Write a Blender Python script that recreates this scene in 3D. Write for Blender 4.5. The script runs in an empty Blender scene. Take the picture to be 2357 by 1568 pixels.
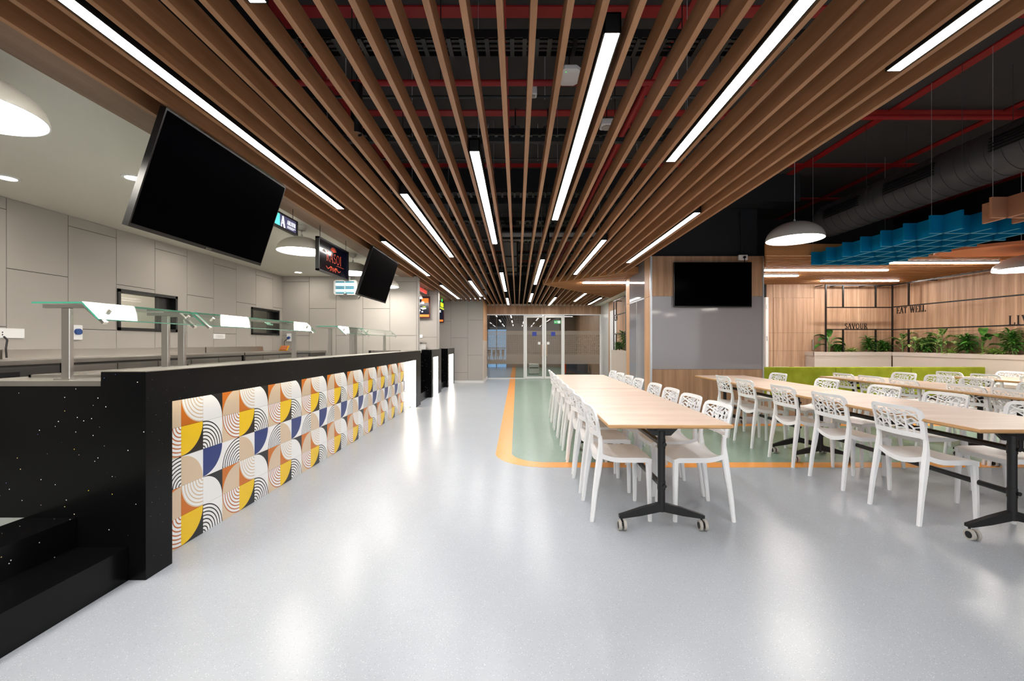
import bpy, math, random
from mathutils import Vector
random.seed(7)
C = bpy.context.scene.collection
PI = math.pi

# ---------------------------------------------------------------- camera, world, exposure
H = 1.25
cam_d = bpy.data.cameras.new('camera'); cam = bpy.data.objects.new('camera', cam_d); C.objects.link(cam)
cam.location = (0, 0, H); cam.rotation_euler = (PI/2, 0, 0)
cam_d.sensor_width = 36.0; cam_d.lens = 36.0*985/2357
cam_d.shift_x = -11.5/2357; cam_d.shift_y = 6.0/2357
cam_d.clip_start = 0.05; cam_d.clip_end = 200
bpy.context.scene.camera = cam
w = bpy.data.worlds.new('world'); bpy.context.scene.world = w; w.use_nodes = True
w.node_tree.nodes['Background'].inputs[0].default_value = (0.95, 0.97, 1.0, 1)
w.node_tree.nodes['Background'].inputs[1].default_value = 0.45
vs = bpy.context.scene.view_settings
vs.view_transform = 'Standard'; vs.look = 'None'; vs.gamma = 1.0; vs.use_curve_mapping = False
vs.exposure = 1.5
bpy.context.scene.cycles.max_bounces = 8
bpy.context.scene.cycles.transparent_max_bounces = 16
bpy.context.scene.cycles.sample_clamp_indirect = 6.0
LED = 13.0; PEND = 10.0; DOWN = 62.0; LINE = 28.0

# ---------------------------------------------------------------- materials
def sr(r, g, b):
    f = lambda c: (c/255/12.92) if c/255 <= .04045 else ((c/255+.055)/1.055)**2.4
    return (f(r), f(g), f(b), 1)
MATS = {}
def mat(name, col=(200,200,200), rough=.5, metal=0., spec=.5, emit=None, es=0., coat=0.):
    m = bpy.data.materials.new(name); m.use_nodes = True
    b = m.node_tree.nodes['Principled BSDF']
    b.inputs['Base Color'].default_value = sr(*col)
    b.inputs['Roughness'].default_value = rough; b.inputs['Metallic'].default_value = metal
    b.inputs['Specular IOR Level'].default_value = spec
    if coat: b.inputs['Coat Weight'].default_value = coat; b.inputs['Coat Roughness'].default_value = .05
    if emit: b.inputs['Emission Color'].default_value = sr(*emit); b.inputs['Emission Strength'].default_value = es
    MATS[name] = m
    return m
class NT:
    def __init__(s, m): s.t = m.node_tree; s.b = s.t.nodes['Principled BSDF']
    def n(s, ty, **kw):
        x = s.t.nodes.new(ty)
        for k, v in kw.items(): setattr(x, k, v)
        return x
    def l(s, a, b): s.t.links.new(a, b)
    def math(s, op, a, b=None):
        x = s.n('ShaderNodeMath', operation=op)
        for i, v in enumerate((a, b)):
            if v is None: continue
            if isinstance(v, (int, float)): x.inputs[i].default_value = v
            else: s.l(v, x.inputs[i])
        return x.outputs[0]
    def mix(s, f, a, b):
        x = s.n('ShaderNodeMix', data_type='RGBA')
        if isinstance(f, (int, float)): x.inputs[0].default_value = f
        else: s.l(f, x.inputs[0])
        for i, v in ((6, a), (7, b)):
            if isinstance(v, tuple): x.inputs[i].default_value = v
            else: s.l(v, x.inputs[i])
        return x.outputs[2]
    def noise(s, scale=(1,1,1), sc=1., detail=3, rough=.5, coord='Object'):
        tc = s.n('ShaderNodeTexCoord'); mp = s.n('ShaderNodeMapping'); mp.inputs['Scale'].default_value = scale
        s.l(tc.outputs[coord], mp.inputs[0])
        n = s.n('ShaderNodeTexNoise'); n.inputs['Scale'].default_value = sc; n.inputs['Detail'].default_value = detail
        n.inputs['Roughness'].default_value = rough
        s.l(mp.outputs[0], n.inputs[0]); return n.outputs[0]
    def ramp(s, f, stops):
        r = s.n('ShaderNodeValToRGB'); e = r.color_ramp.elements
        while len(e) < len(stops): e.new(.5)
        for i, (p, c) in enumerate(stops): e[i].position = p; e[i].color = c
        s.l(f, r.inputs[0]); return r.outputs[0]
    def bump(s, h, st=.1, dist=.01):
        b = s.n('ShaderNodeBump'); b.inputs['Strength'].default_value = st; b.inputs['Distance'].default_value = dist
        s.l(h, b.inputs['Height']); s.l(b.outputs[0], s.b.inputs['Normal'])
def wood(name, c0, c1, scale, rough=.45, spec=.4, wscale=1.0):
    m = mat(name, c0, rough, spec=spec); t = NT(m)
    tc = t.n('ShaderNodeTexCoord'); g = t.n('ShaderNodeNewGeometry')
    mp = t.n('ShaderNodeMapping'); mp.inputs['Scale'].default_value = scale; t.l(g.outputs['Position'], mp.inputs[0])
    n1 = t.n('ShaderNodeTexNoise'); n1.inputs['Scale'].default_value = wscale; n1.inputs['Detail'].default_value = 6; n1.inputs['Roughness'].default_value = .7
    t.l(mp.outputs[0], n1.inputs[0])
    col = t.ramp(n1.outputs[0], [(.30, sr(*c0)), (.50, sr(*[(a*.5+b*.5) for a, b in zip(c0, c1)])), (.70, sr(*c1))])
    t.l(col, t.b.inputs['Base Color'])
    return m
def speckle(name, base, rough, dens=.1, cols=None, sc=120, spec=.5):
    m = mat(name, base, rough, spec=spec); t = NT(m)
    tc = t.n('ShaderNodeNewGeometry')
    v = t.n('ShaderNodeTexVoronoi'); v.inputs['Scale'].default_value = sc; t.l(tc.outputs['Position'], v.inputs['Vector'])
    sep = t.n('ShaderNodeSeparateColor'); t.l(v.outputs['Color'], sep.inputs[0])
    pick = t.math('GREATER_THAN', sep.outputs[0], 1-dens)
    near = t.math('LESS_THAN', v.outputs['Distance'], .30)
    f = t.math('MULTIPLY', pick, near)
    fc = t.ramp(sep.outputs[1], cols)
    n = t.noise((1,1,1), 3.0, 4)
    b2 = t.mix(t.math('MULTIPLY', n, .25), sr(*base), sr(*[min(255, c*1.12+2) for c in base]))
    t.l(t.mix(f, b2, fc), t.b.inputs['Base Color'])
    return m
floor_cols = [(0, sr(138,143,150)), (.45, sr(160,165,172)), (.55, sr(216,218,220)), (1, sr(204,206,208))]
def floor_mat(name, base, rough=.27):
    m = speckle(name, base, rough, .30, floor_cols, 190, spec=.5)
    return m
M_floor = floor_mat('vinyl_grey', (168,174,181))
M_green = floor_mat('vinyl_green', (136,160,144))
M_orange = floor_mat('vinyl_orange', (250,160,62))
M_kfloor = mat('kitchen_floor', (150,155,152), .4)
spark = [(0, sr(255,255,255)), (.6, sr(255,255,255)), (.72, sr(255,220,60)), (.84, sr(90,120,255)), (.92, sr(120,255,140)), (1, sr(255,110,90))]
M_granite = speckle('black_granite', (11,11,12), .22, .010, spark, 120, spec=.16)
M_slat = wood('slat_wood', (138,94,60), (180,132,96), (9, .7, 9), .42)
M_slatx = wood('cross_slat_wood', (158,108,64), (198,142,90), (.7, 9, 9), .45)
M_fascia = wood('fascia_wood', (120,94,76), (152,124,104), (9, .8, 9), .45)
M_wall_wood = wood('wall_wood', (150,114,88), (208,172,142), (15, 15, .5), .5)
M_pillar_wood = wood('pillar_wood', (144,110,84), (190,154,122), (15, 15, .5), .5)
M_strip_wood = wood('strip_wood', (190,142,102), (222,178,138), (9, 9, .5), .5)
M_table = wood('table_laminate', (218,190,168), (240,217,199), (1.2, 9, 3), .34, .45)
M_ply = wood('table_edge', (190,142,92), (222,178,124), (3, 3, 60), .5)
M_beige = mat('beige_laminate', (205,192,180), .45)
M_panel = mat('grey_panel', (176,171,165), .5, spec=.4)
M_panelback = mat('panel_joint', (84,80,76), .8)
M_white_paint = mat('white_paint', (214,210,200), .7)
M_white = mat('white_metal', (232,232,230), .35)
M_black = mat('black_metal', (14,14,15), .38)
M_blackmatte = mat('black_matte', (24,24,25), .75)
M_slab = mat('dark_slab', (60,58,58), .9)
M_bulk = mat('dark_bulkhead', (20,24,30), .8)
M_red = mat('red_paint', (150,18,22), .55)
M_duct = mat('duct_black', (62,62,66), .45)
M_steel = mat('brushed_steel', (190,186,180), .28, 1.0)
M_steel_dark = mat('dark_steel', (112,110,108), .35, 1.0)
for m_ in (M_steel,):
    t = NT(m_); n = t.noise((1, 1, 1), 2, 2); t.l(t.ramp(n, [(.3, (.27,)*3+(1,)), (.7, (.33,)*3+(1,))]), t.b.inputs['Roughness'])
M_alu = mat('aluminium', (205,208,212), .3, .6)
M_plastic = mat('white_plastic', (246,247,248), .36)
M_screen = mat('screen_black', (2,2,3), .18, spec=.06)
M_screen.node_tree.nodes['Principled BSDF'].inputs['IOR'].default_value = 1.12
M_bezel = mat('bezel_black', (10,10,11), .3)
M_glossgrey = mat('back_painted_glass', (144,141,146), .06, spec=.6)
M_dome = mat('dome_enamel', (196,192,178), .28)
M_dome2 = mat('dome_enamel_grey', (184,180,174), .3)
M_led = mat('led_diffuser', (255,255,255), .5, emit=(255,252,249), es=LED)
M_pend = mat('lamp_glow', (255,255,255), .5, emit=(255,248,236), es=PEND)
M_down = mat('downlight_glow', (255,255,255), .5, emit=(255,246,232), es=DOWN)
M_line = mat('line_glow', (255,255,255), .5, emit=(255,250,246), es=LINE)
M_strip = mat('strip_glow', (255,255,255), .5, emit=(255,244,226), es=4.5)
M_strip2 = mat('strip_glow_soft', (255,255,255), .5, emit=(255,246,232), es=2.4)
M_rubber = mat('grey_rubber', (176,172,164), .6)
M_blue = mat('blue_felt', (0,118,166), .95, spec=.1)
M_blue_edge = mat('blue_felt_edge', (90,160,190), .9, spec=.1)
M_tan = mat('tan_felt', (176,126,98), .95, spec=.1)
M_tan_edge = mat('tan_felt_edge', (206,160,134), .9, spec=.1)
for m_ in (M_blue, M_tan):
    t = NT(m_); t.bump(t.noise((1,1,1), 120, 2), .4, .002)
M_orangeceil = mat('orange_paint', (205,120,74), .6)
M_greenfab = mat('green_fabric', (158,170,28), .9, spec=.15)
t = NT(M_greenfab); n = t.noise((1,1,1), 6, 5); t.l(t.ramp(n, [(.3, sr(136,146,34)), (.7, sr(164,174,52))]), t.b.inputs['Base Color'])
M_soil = mat('soil', (58,42,30), .95)
M_leaf = mat('leaf_dark', (48,104,34), .45); M_leaf2 = mat('leaf_light', (150,182,84), .45); M_stem = mat('plant_stem', (110,140,66), .6)
t = NT(M_leaf); n = t.noise((1,1,1), 14, 2); t.l(t.ramp(n, [(.35, sr(30,80,24)), (.65, sr(86,150,52))]), t.b.inputs['Base Color'])
M_vari = mat('leaf_variegated', (60,120,50), .4)
t = NT(M_vari); n = t.noise((1,1,1), 26, 3); t.l(t.ramp(n, [(.42, sr(46,108,38)), (.6, sr(196,212,130))]), t.b.inputs['Base Color'])
M_socketblue = mat('socket_blue', (40,80,150), .4)
M_sticker = mat('blue_sticker', (40,60,150), .5)
M_text_orange = mat('sign_orange', (200,70,30), .5, emit=(215,80,35), es=.16)
M_text_white = mat('sign_white', (240,240,240), .5, emit=(240,245,250), es=.4)
M_signface = mat('sign_face_navy', (14,16,32), .1, spec=.6)
M_tealglow = mat('sign_teal', (90,210,200), .3, emit=(90,220,205), es=.35)
M_purpleglow = mat('sign_purple', (70,66,96), .3, emit=(80,78,112), es=.25)
M_flyglow = mat('fly_tube', (220,250,255), .3, emit=(190,240,255), es=.42)
M_flyblue = mat('fly_grid', (30,140,170), .4, emit=(20,140,180), es=.08)
M_exit = mat('exit_green', (20,150,70), .4, emit=(20,170,80), es=.5)
M_menu_dark = mat('menu_dark', (20,22,34), .2, emit=(24,26,40), es=.3)
M_menu_orange = mat('menu_orange', (240,120,50), .3, emit=(240,120,50), es=.4)
M_menu_white = mat('menu_white', (230,235,245), .3, emit=(225,232,245), es=.4)
M_menu_yellow = mat('menu_yellow', (200,230,30), .3, emit=(200,235,30), es=.45)
M_menu_green = mat('menu_green', (50,230,90), .3, emit=(50,235,90), es=.5)
M_redglow = mat('sign_red', (215,60,45), .4, emit=(220,62,45), es=.25)
M_redframe = mat('red_frame', (92,22,20), .4)
M_veg = mat('etched_letters', (150,215,185), .5)
M_yellow = mat('yellow_frame', (214,160,40), .4)
M_dusk = mat('dusk_sky', (120,165,205), .5, emit=(104,146,186), es=.55)
M_corr = mat('corridor_wall', (150,128,106), .6)
M_sofa = mat('slate_fabric', (78,84,100), .9)
M_sofaor = mat('orange_fabric', (225,90,40), .8)
def glass(name, tint, refl=1.0, base=None, frost=None, facing=.55):
    m = bpy.data.materials.new(name); m.use_nodes = True; t = m.node_tree
    for n in list(t.nodes): t.nodes.remove(n)
    out = t.nodes.new('ShaderNodeOutputMaterial'); tr = t.nodes.new('ShaderNodeBsdfTransparent'); tr.inputs[0].default_value = sr(*tint)
    gl = t.nodes.new('ShaderNodeBsdfGlossy'); gl.inputs['Roughness'].default_value = .02
    fr = t.nodes.new('ShaderNodeFresnel'); fr.inputs['IOR'].default_value = 1.5
    mu = t.nodes.new('ShaderNodeMath'); mu.operation = 'MULTIPLY'; mu.inputs[1].default_value = refl; mu.use_clamp = True
    ge = t.nodes.new('ShaderNodeNewGeometry'); nb = t.nodes.new('ShaderNodeMath'); nb.operation = 'SUBTRACT'; nb.inputs[0].default_value = 1.0; t.links.new(ge.outputs['Backfacing'], nb.inputs[1])
    fm = t.nodes.new('ShaderNodeMath'); fm.operation = 'MULTIPLY'; t.links.new(fr.outputs[0], fm.inputs[0]); t.links.new(nb.outputs[0], fm.inputs[1])
    t.links.new(fm.outputs[0], mu.inputs[0]); mx = t.nodes.new('ShaderNodeMixShader')
    t.links.new(mu.outputs[0], mx.inputs[0])
    src = tr.outputs[0]
    if frost:
        df = t.nodes.new('ShaderNodeBsdfDiffuse'); df.inputs[0].default_value = sr(*frost[1])
        m2 = t.nodes.new('ShaderNodeMixShader'); m2.inputs[0].default_value = frost[0]
        t.links.new(tr.outputs[0], m2.inputs[1]); t.links.new(df.outputs[0], m2.inputs[2]); src = m2.outputs[0]
        if len(frost) > 2:
            geo = t.nodes.new('ShaderNodeNewGeometry'); mp = t.nodes.new('ShaderNodeMapping'); mp.inputs['Scale'].default_value = (14, 1, 14)
            t.links.new(geo.outputs['Position'], mp.inputs[0])
            vo = t.nodes.new('ShaderNodeTexVoronoi'); vo.inputs['Scale'].default_value = 1; vo.inputs['Randomness'].default_value = 0.0
            t.links.new(mp.outputs[0], vo.inputs['Vector'])
            cr = t.nodes.new('ShaderNodeMapRange'); cr.inputs[1].default_value = .30; cr.inputs[2].default_value = .42
            cr.inputs[3].default_value = frost[0]*.7; cr.inputs[4].default_value = frost[0]
            t.links.new(vo.outputs['Distance'], cr.inputs[0]); t.links.new(cr.outputs[0], m2.inputs[0])
    t.links.new(src, mx.inputs[1]); t.links.new(gl.outputs[0], mx.inputs[2]); t.links.new(mx.outputs[0], out.inputs[0])
    return m
G_sneeze = glass('sneeze_glass', (243,250,247), 1.5)
M_gedge = mat('glass_edge', (60,150,125), .15, emit=(40,120,95), es=0.0)
G_clear = glass('clear_glass', (205,205,200), 1.6)
G_frost = glass('frosted_glass', (195,190,180), .6, frost=(.42, (172,162,150), 1))
G_frost0 = glass('frosted_glass_plain', (195,190,180), .6, frost=(.5, (172,162,150)))
G_hatch = glass('hatch_glass', (230,232,230), 1.0)

# ---------------------------------------------------------------- mesh helpers
class MB:
    def __init__(s): s.v = []; s.f = []; s.m = []
    def add(s, vs_, fs, mi=0):
        o = len(s.v); s.v += [tuple(p) for p in vs_]
        s.f += [tuple(i+o for i in f) for f in fs]; s.m += [mi]*len(fs); return s
    def box(s, x0, x1, y0, y1, z0, z1, mi=0):
        x0, x1 = min(x0,x1), max(x0,x1); y0, y1 = min(y0,y1), max(y0,y1); z0, z1 = min(z0,z1), max(z0,z1)
        v = [(x0,y0,z0),(x1,y0,z0),(x1,y1,z0),(x0,y1,z0),(x0,y0,z1),(x1,y0,z1),(x1,y1,z1),(x0,y1,z1)]
        return s.add(v, [(0,3,2,1),(4,5,6,7),(0,1,5,4),(1,2,6,5),(2,3,7,6),(3,0,4,7)], mi)
    def cbox(s, x0, x1, y0, y1, z0, z1, c=.004, mi=0):   # chamfered box
        pts = []
        for z, i in ((z0, c), (z0+c, 0), (z1-c, 0), (z1, c)):
            a, b, d, e = x0+i, x1-i, y0+i, y1-i; k = c if i == 0 else 0
            pts.append([(a+k,d,z),(b-k,d,z),(b,d+k,z),(b,e-k,z),(b-k,e,z),(a+k,e,z),(a,e-k,z),(a,d+k,z)] if i == 0 else
                       [(a+c,d,z),(b-c,d,z),(b,d+c,z),(b,e-c,z),(b-c,e,z),(a+c,e,z),(a,e-c,z),(a,d+c,z)])
        return s.loft(pts, mi)
    def loft(s, rings, mi=0, caps=True):
        n = len(rings[0]); v = [p for r in rings for p in r]; f = []
        for k in range(len(rings)-1):
            for i in range(n):
                j = (i+1) % n; f.append((k*n+i, k*n+j, (k+1)*n+j, (k+1)*n+i))
        if caps: f.append(tuple(range(n-1, -1, -1))); f.append(tuple(range((len(rings)-1)*n, len(rings)*n)))
        return s.add(v, f, mi)
    def cyl(s, p0, p1, r0, r1=None, n=12, mi=0, caps=True):
        r1 = r0 if r1 is None else r1; p0, p1 = Vector(p0), Vector(p1); d = (p1-p0).normalized()
        a = d.orthogonal().normalized(); b = d.cross(a)
        R = [[tuple(p + (a*math.cos(2*PI*i/n) + b*math.sin(2*PI*i/n))*r) for i in range(n)] for p, r in ((p0, r0), (p1, r1))]
        return s.loft(R, mi, caps)
    def tube(s, pts, r, n=6, mi=0):
        for a, b in zip(pts, pts[1:]): s.cyl(a, b, r, n=n, mi=mi)
        return s
    def bar(s, p0, p1, wd, h, mi=0, up=(0,0,1), w2=None, h2=None):
        p0, p1 = Vector(p0), Vector(p1); d = (p1-p0).normalized(); sd = d.cross(Vector(up)).normalized(); u = sd.cross(d)
        w2 = wd if w2 is None else w2; h2 = h if h2 is None else h2
        R = [[tuple(p + sd*a*ww/2 + u*b*hh/2) for a, b in ((-1,-1),(1,-1),(1,1),(-1,1))] for p, ww, hh in ((p0, wd, h), (p1, w2, h2))]
        return s.loft(R, mi)
    def lathe(s, prof, c=(0,0,0), n=32, mi=0):
        v = []; f = []
        for r, z in prof:
            for i in range(n): v.append((c[0]+r*math.cos(2*PI*i/n), c[1]+r*math.sin(2*PI*i/n), c[2]+z))
        for k in range(len(prof)-1):
            for i in range(n):
                j = (i+1) % n; f.append((k*n+i, k*n+j, (k+1)*n+j, (k+1)*n+i))
        return s.add(v, f, mi)
    def poly(s, pts, z0, z1, mi=0):
        return s.loft([[(x, y, z0) for x, y in pts], [(x, y, z1) for x, y in pts]], mi)
    def mesh(s, name, mats, org=(0,0,0), smooth=None):
        me = bpy.data.meshes.new(name)
        me.from_pydata([(x-org[0], y-org[1], z-org[2]) for x, y, z in s.v], [], s.f)
        for m in mats: me.materials.append(m)
        me.polygons.foreach_set('material_index', s.m)
        if smooth is not None:
            me.polygons.foreach_set('use_smooth', [True]*len(me.polygons))
            me.set_sharp_from_angle(angle=math.radians(smooth))
        me.update(); return me
    def build(s, name, mats, parent=None, smooth=None, label=None, kind=None):
        if not isinstance(mats, (list, tuple)): mats = [mats]
        if parent is not None: org = tuple(wloc(parent)); loc = (0,0,0)
        else:
            xs = [p[0] for p in s.v]; ys = [p[1] for p in s.v]; zs = [p[2] for p in s.v]
            org = ((min(xs)+max(xs))/2, (min(ys)+max(ys))/2, min(zs)); loc = org
        o = bpy.data.objects.new(name, s.mesh(name, mats, org, smooth)); C.objects.link(o)
        o.location = loc
        if parent is not None: o.parent = parent; WL[o.name] = org
        if label: o['label'] = label
        if kind: o['kind'] = kind
        return o
WL = {}
def wloc(o): return WL.get(o.name, tuple(o.location))
def thing(name, label, cat, loc=(0,0,0), group=None):
    o = bpy.data.objects.new(name, None); C.objects.link(o); o.location = loc; o.empty_display_size = .1
    o['label'] = label; o['category'] = cat
    if group: o['group'] = group
    return o
def tag(o, label, cat, group=None):
    o['label'] = label; o['category'] = cat
    if group: o['group'] = group
    return o
def sroot(name, loc=(0,0,0)):
    o = bpy.data.objects.new(name, None); C.objects.link(o); o.location = loc; o['kind'] = 'structure'; return o
def struct(name, mb, mats, smooth=None):
    o = mb.build(name, mats, None, smooth); o['kind'] = 'structure'; return o
def B(*a): return MB().box(*a)
KIDS = {}
def copy_tree(o, parent=None):
    c = o.copy(); C.objects.link(c); c.parent = parent
    for ch in CH.get(o.name, []): copy_tree(ch, c)
    return c
CH = {}
def finish(o):
    for x in bpy.data.objects:
        if x.parent is not None: CH.setdefault(x.parent.name, [])
    CH[o.name] = [x for x in bpy.data.objects if x.parent == o]
    for c in CH[o.name]: finish(c)
def rr(cx, cy, z, wx, wy, c):
    a, b = wx/2, wy/2
    return [(cx-a+c,cy-b,z),(cx+a-c,cy-b,z),(cx+a,cy-b+c,z),(cx+a,cy+b-c,z),(cx+a-c,cy+b,z),(cx-a+c,cy+b,z),(cx-a,cy+b-c,z),(cx-a,cy-b+c,z)]

# ---------------------------------------------------------------- SETTING: floors
struct('floor', B(-8, 9.5, -5, 15.0, -.2, 0), M_floor)
struct('floor', B(-8, 9.5, 15.0, 26, -.2, 0), M_floor)
def arc(cx, cy, r, a0, a1, n=12): return [(cx+r*math.cos(math.radians(a0+(a1-a0)*i/n)), cy+r*math.sin(math.radians(a0+(a1-a0)*i/n))) for i in range(n+1)]
XR, YI = 2.25, 6.45
inner = arc(.32, 4.86, .38, 180, 270)
outer = arc(.32, 4.86, .56, 180, 270)
def path_flat(pts, z0, z1): return MB().poly(pts, z0, z1)
struct('floor', path_flat(inner + [(9.3, 4.46+.02), (9.3, YI), (XR, YI), (XR, 15.0), (-.06, 15.0)], 0, .0012), M_green)
band = outer + [(9.3, 4.30), (9.3, 4.48)] + inner[::-1] + [(-.06, 15.0), (-.24, 15.0)]
struct('trim_1', path_flat(band, 0, .0018), M_orange)
struct('trim_2', path_flat([(XR, YI), (9.3, YI), (9.3, YI+.17), (XR+.17, YI+.17), (XR+.17, 15), (XR, 15)], 0, .0018), M_orange)
struct('trim_3', B(-.24, -.06, 15.05, 22, 0, .0018), M_orange)
struct('floor', B(-.06, 3, 15.05, 22, 0, .0012), M_green)
# kitchen platform
struct('floor', B(-6.6, -2.585, -5, 13.4, 0, .33), M_kfloor)

# ---------------------------------------------------------------- SETTING: ceilings
struct('ceiling', B(-8, 9.5, -5, 26, 4.0, 4.2), M_slab)
struct('ceiling', B(-6.6, -2.31, -5, 13.4, 2.58, 2.7), M_white_paint)
cf = struct('ceiling', B(-2.31, -2.10, -5, 13.4, 2.565, 2.70), M_fascia)
MB().box(-2.34, -2.10, -5, 13.4, 2.7, 4.0).build('bulkhead', M_bulk, cf)
struct('ceiling', B(2.72, 2.94, 10.3, 15.0, 2.56, 2.7), M_white_paint)
# suspended slats
SZ0, SZ1 = 2.55, 2.655
slats = sroot('ceiling', (0, 0, 2.55))
us = [27,115,204,288.5,377,465,552,636,727.5,809,894,979,1064,1149,1230,1315,1396,1481.5,1564,1647,1731,1816,1897,1983,2066,2148,2238,2318]
SX = [-2.068] + [(u-1190)*1.6457e-3 for u in us] + [1.985]
def diag_near(x): return 9.45-(x-.58)*1.55/1.42
def diag_far(x): return 9.45+(x-.58)*2.75/2.08
for x in SX:
    ya = -5
    if x < -1.06: segs = [(ya, 13.38)]
    elif x < .60: segs = [(ya, 14.98)]
    else: segs = [(ya, diag_near(x)), (diag_far(x), 14.98)]
    for a, b in segs: B(x-.0135, x+.0135, a, b, SZ0, SZ1).build('slat', M_slat, slats)
x = 2.125
while x < 2.66:
    B(x-.0135, x+.0135, diag_far(x), 14.98, SZ0, SZ1).build('slat', M_slat, slats); x += .139
for y in (0.2, 3.0, 5.8, 8.6, 11.4, 14.2):     # hidden carriers above the slats
    MB().box(-2.07, 1.99 if y < 8 else .5, y-.02, y+.02, SZ1, SZ1+.03).build('carrier', M_blackmatte, slats)
# cross slats over the dining side
xs_root = sroot('ceiling', (4, 8, 2.55))
y = 6.42; k = 0
while y < 12.15:
    segs = []
    if y < 7.28: segs = [(.577*y+.03, 8.33)]
    elif y < 8.92:
        xl = .58+(9.45-y)/1.55*1.42
        segs = [(4.22, 8.33)] + ([(xl, 2.25)] if y > 7.92 else [])
    elif y < 9.47:
        xl = .58+(9.45-y)/1.55*1.42 if y < 9.45 else .58
        segs = [(xl, 8.33)]
    else:
        xl = .58+(y-9.45)/2.75*2.08; segs = [(xl, 2.70)]
    for a, b in segs:
        if b-a > .05: B(a, b, y-.0135, y+.0135, SZ0, SZ1).build('slat', M_slatx, xs_root)
    y += .1385
MB().bar((.58, 9.45, 2.60), (2.0, 7.9, 2.60), .03, .11).bar((.58, 9.45, 2.60), (2.66, 12.2, 2.60), .03, .11).build('edge_board', M_slatx, xs_root)
MB().box(3.69, 8.34, 6.34, 6.38, 2.55, 2.72).build('edge_board', M_slatx, xs_root)
MB().poly([(3.70, 6.38), (8.34, 6.38), (8.34, 9.49), (4.22, 9.49), (4.22, 7.28)], 2.70, 2.72).build('backing_board', M_slatx, xs_root)
MB().poly([(.62, 9.45), (2.0, 8.0), (2.28, 8.0), (2.28, 9.49), (2.70, 9.49), (2.70, 12.2)], 2.66, 2.68).build('backing_board', M_slatx, xs_root)

# ---------------------------------------------------------------- SETTING: walls
def panels(root, plane, pos, cols, zs, cut=(), mt=M_panel, th=.012, nrm=1, name='panel'):
    # plane 'x': wall at X=pos with columns along Y; plane 'y': wall at Y=pos with columns along X
    for (a, b, joints) in cols:
        zz = [zs[0]] + joints + [zs[1]]
        for z0, z1 in zip(zz, zz[1:]):
            rects = [(a+.003, b-.003, z0+.003, z1-.003)]
            for (ca, cb, cz0, cz1) in cut:
                out = []
                for (ra, rb, rz0, rz1) in rects:
                    if rb <= ca or ra >= cb or rz1 <= cz0 or rz0 >= cz1: out.append((ra, rb, rz0, rz1)); continue
                    if ra < ca: out.append((ra, ca, rz0, rz1))
                    if rb > cb: out.append((cb, rb, rz0, rz1))
                    x0, x1 = max(ra, ca), min(rb, cb)
                    if rz0 < cz0: out.append((x0, x1, rz0, cz0))
                    if rz1 > cz1: out.append((x0, x1, cz1, rz1))
                rects = out
            mb = MB()
            for (ra, rb, rz0, rz1) in rects:
                if plane == 'x': mb.box(pos, pos+nrm*th, ra, rb, rz0, rz1)
                else: mb.box(ra, rb, pos, pos+nrm*th, rz0, rz1)
            if mb.v: mb.build(name, mt, root)
KX = -4.66
hatches = [(4.986, 5.862, 1.40, 1.888), (7.50, 8.376, 1.40, 1.885)]
wl = MB()
# left kitchen wall with two openings
ys = [-5]
for h in hatches: wl.box(KX-.14, KX-.012, ys[-1], h[0], .33, 2.6); ys.append(h[1]); wl.box(KX-.14, KX-.012, h[0], h[1], .33, h[2]); wl.box(KX-.14, KX-.012, h[0], h[1], h[3], 2.6)
wl.box(KX-.14, KX-.012, ys[-1], 13.4, .33, 2.6)
wall_left = struct('wall_left', wl, M_panelback)
cols = []; edges = [3.906-.532*k for k in range(8, 0, -1)] + [3.906,4.443,4.978,5.507,6.044,6.576,7.105,7.637,8.167,8.507]
for i, (a, b) in enumerate(zip(edges, edges[1:])):
    par = (len(edges)-i) % 2
    cols.append((a, b, [1.40, 2.47] if par == (len(edges)-edges.index(3.906)-1) % 2 == 0 or par == ((len(edges)-(edges.index(4.443))) % 2) else [.87, 1.935]))
panels(wall_left, 'x', KX-.012, cols, (.33, 2.58), cut=hatches)
# partition walls facing the camera
def partition(name, y, mirror=0):
    r = struct(name, MB().box(-4.66, -2.95, y+.012, y+.15, 0, 2.58).box(-2.95, -1.985, y+.012, y+.15, 1.104, 2.58), M_panelback)
    cs = []; x = -4.66; k = 0
    while x < -1.99:
        b = min(x+.533, -1.97); cs.append((x, b, [1.40, 2.47] if (k+mirror) % 2 == 0 else [.87, 1.935])); x = b; k += 1
    panels(r, 'y', y, cs, (.33, 2.58), cut=[(-2.95, -1.9, .2, 1.104)])
    B(-1.983, -1.965, y-.005, y+.155, 1.104, 2.56).build('edge_trim', M_panel, r)
    return r
partition('wall_back', 8.5)
partition('wall_back', 10.7)
wf = struct('wall_back', B(-6.6, -1.062, 13.412, 15.1, 0, 2.62), M_panelback)
panels(wf, 'y', 13.4, [(-4.6, -3.67, [1.4]), (-3.67, -3.14, [.87, 1.935]), (-3.14, -2.61, [1.4]), (-2.61, -2.07, [.87, 1.935]), (-2.07, -1.54, [.33, 1.42]), (-1.54, -1.06, [.87, 1.97])], (.08, 2.60))
B(-2.0, -1.05, 13.385, 13.412, 0, .08).build('baseboard', M_white, wf)
MB().box(-1.065, -1.045, 13.39, 15.0, 1.33, 2.6).build('corner_panel', M_strip_wood, wf)
MB().box(-1.065, -1.045, 13.39, 15.0, 0, 1.33).build('corner_panel', M_beige, wf)
MB().box(-1.045, -1.03, 13.5, 15.0, 0, .09).build('baseboard', M_white, wf)
struct('wall_back', B(-8, -6.5, -5, 26, 0, 4), M_white_paint)      # room behind the hatches
struct('wall_front', B(-8, 9.5, -5.2, -5.0, 0, 4.0), M_white_paint) if False else None
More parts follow.
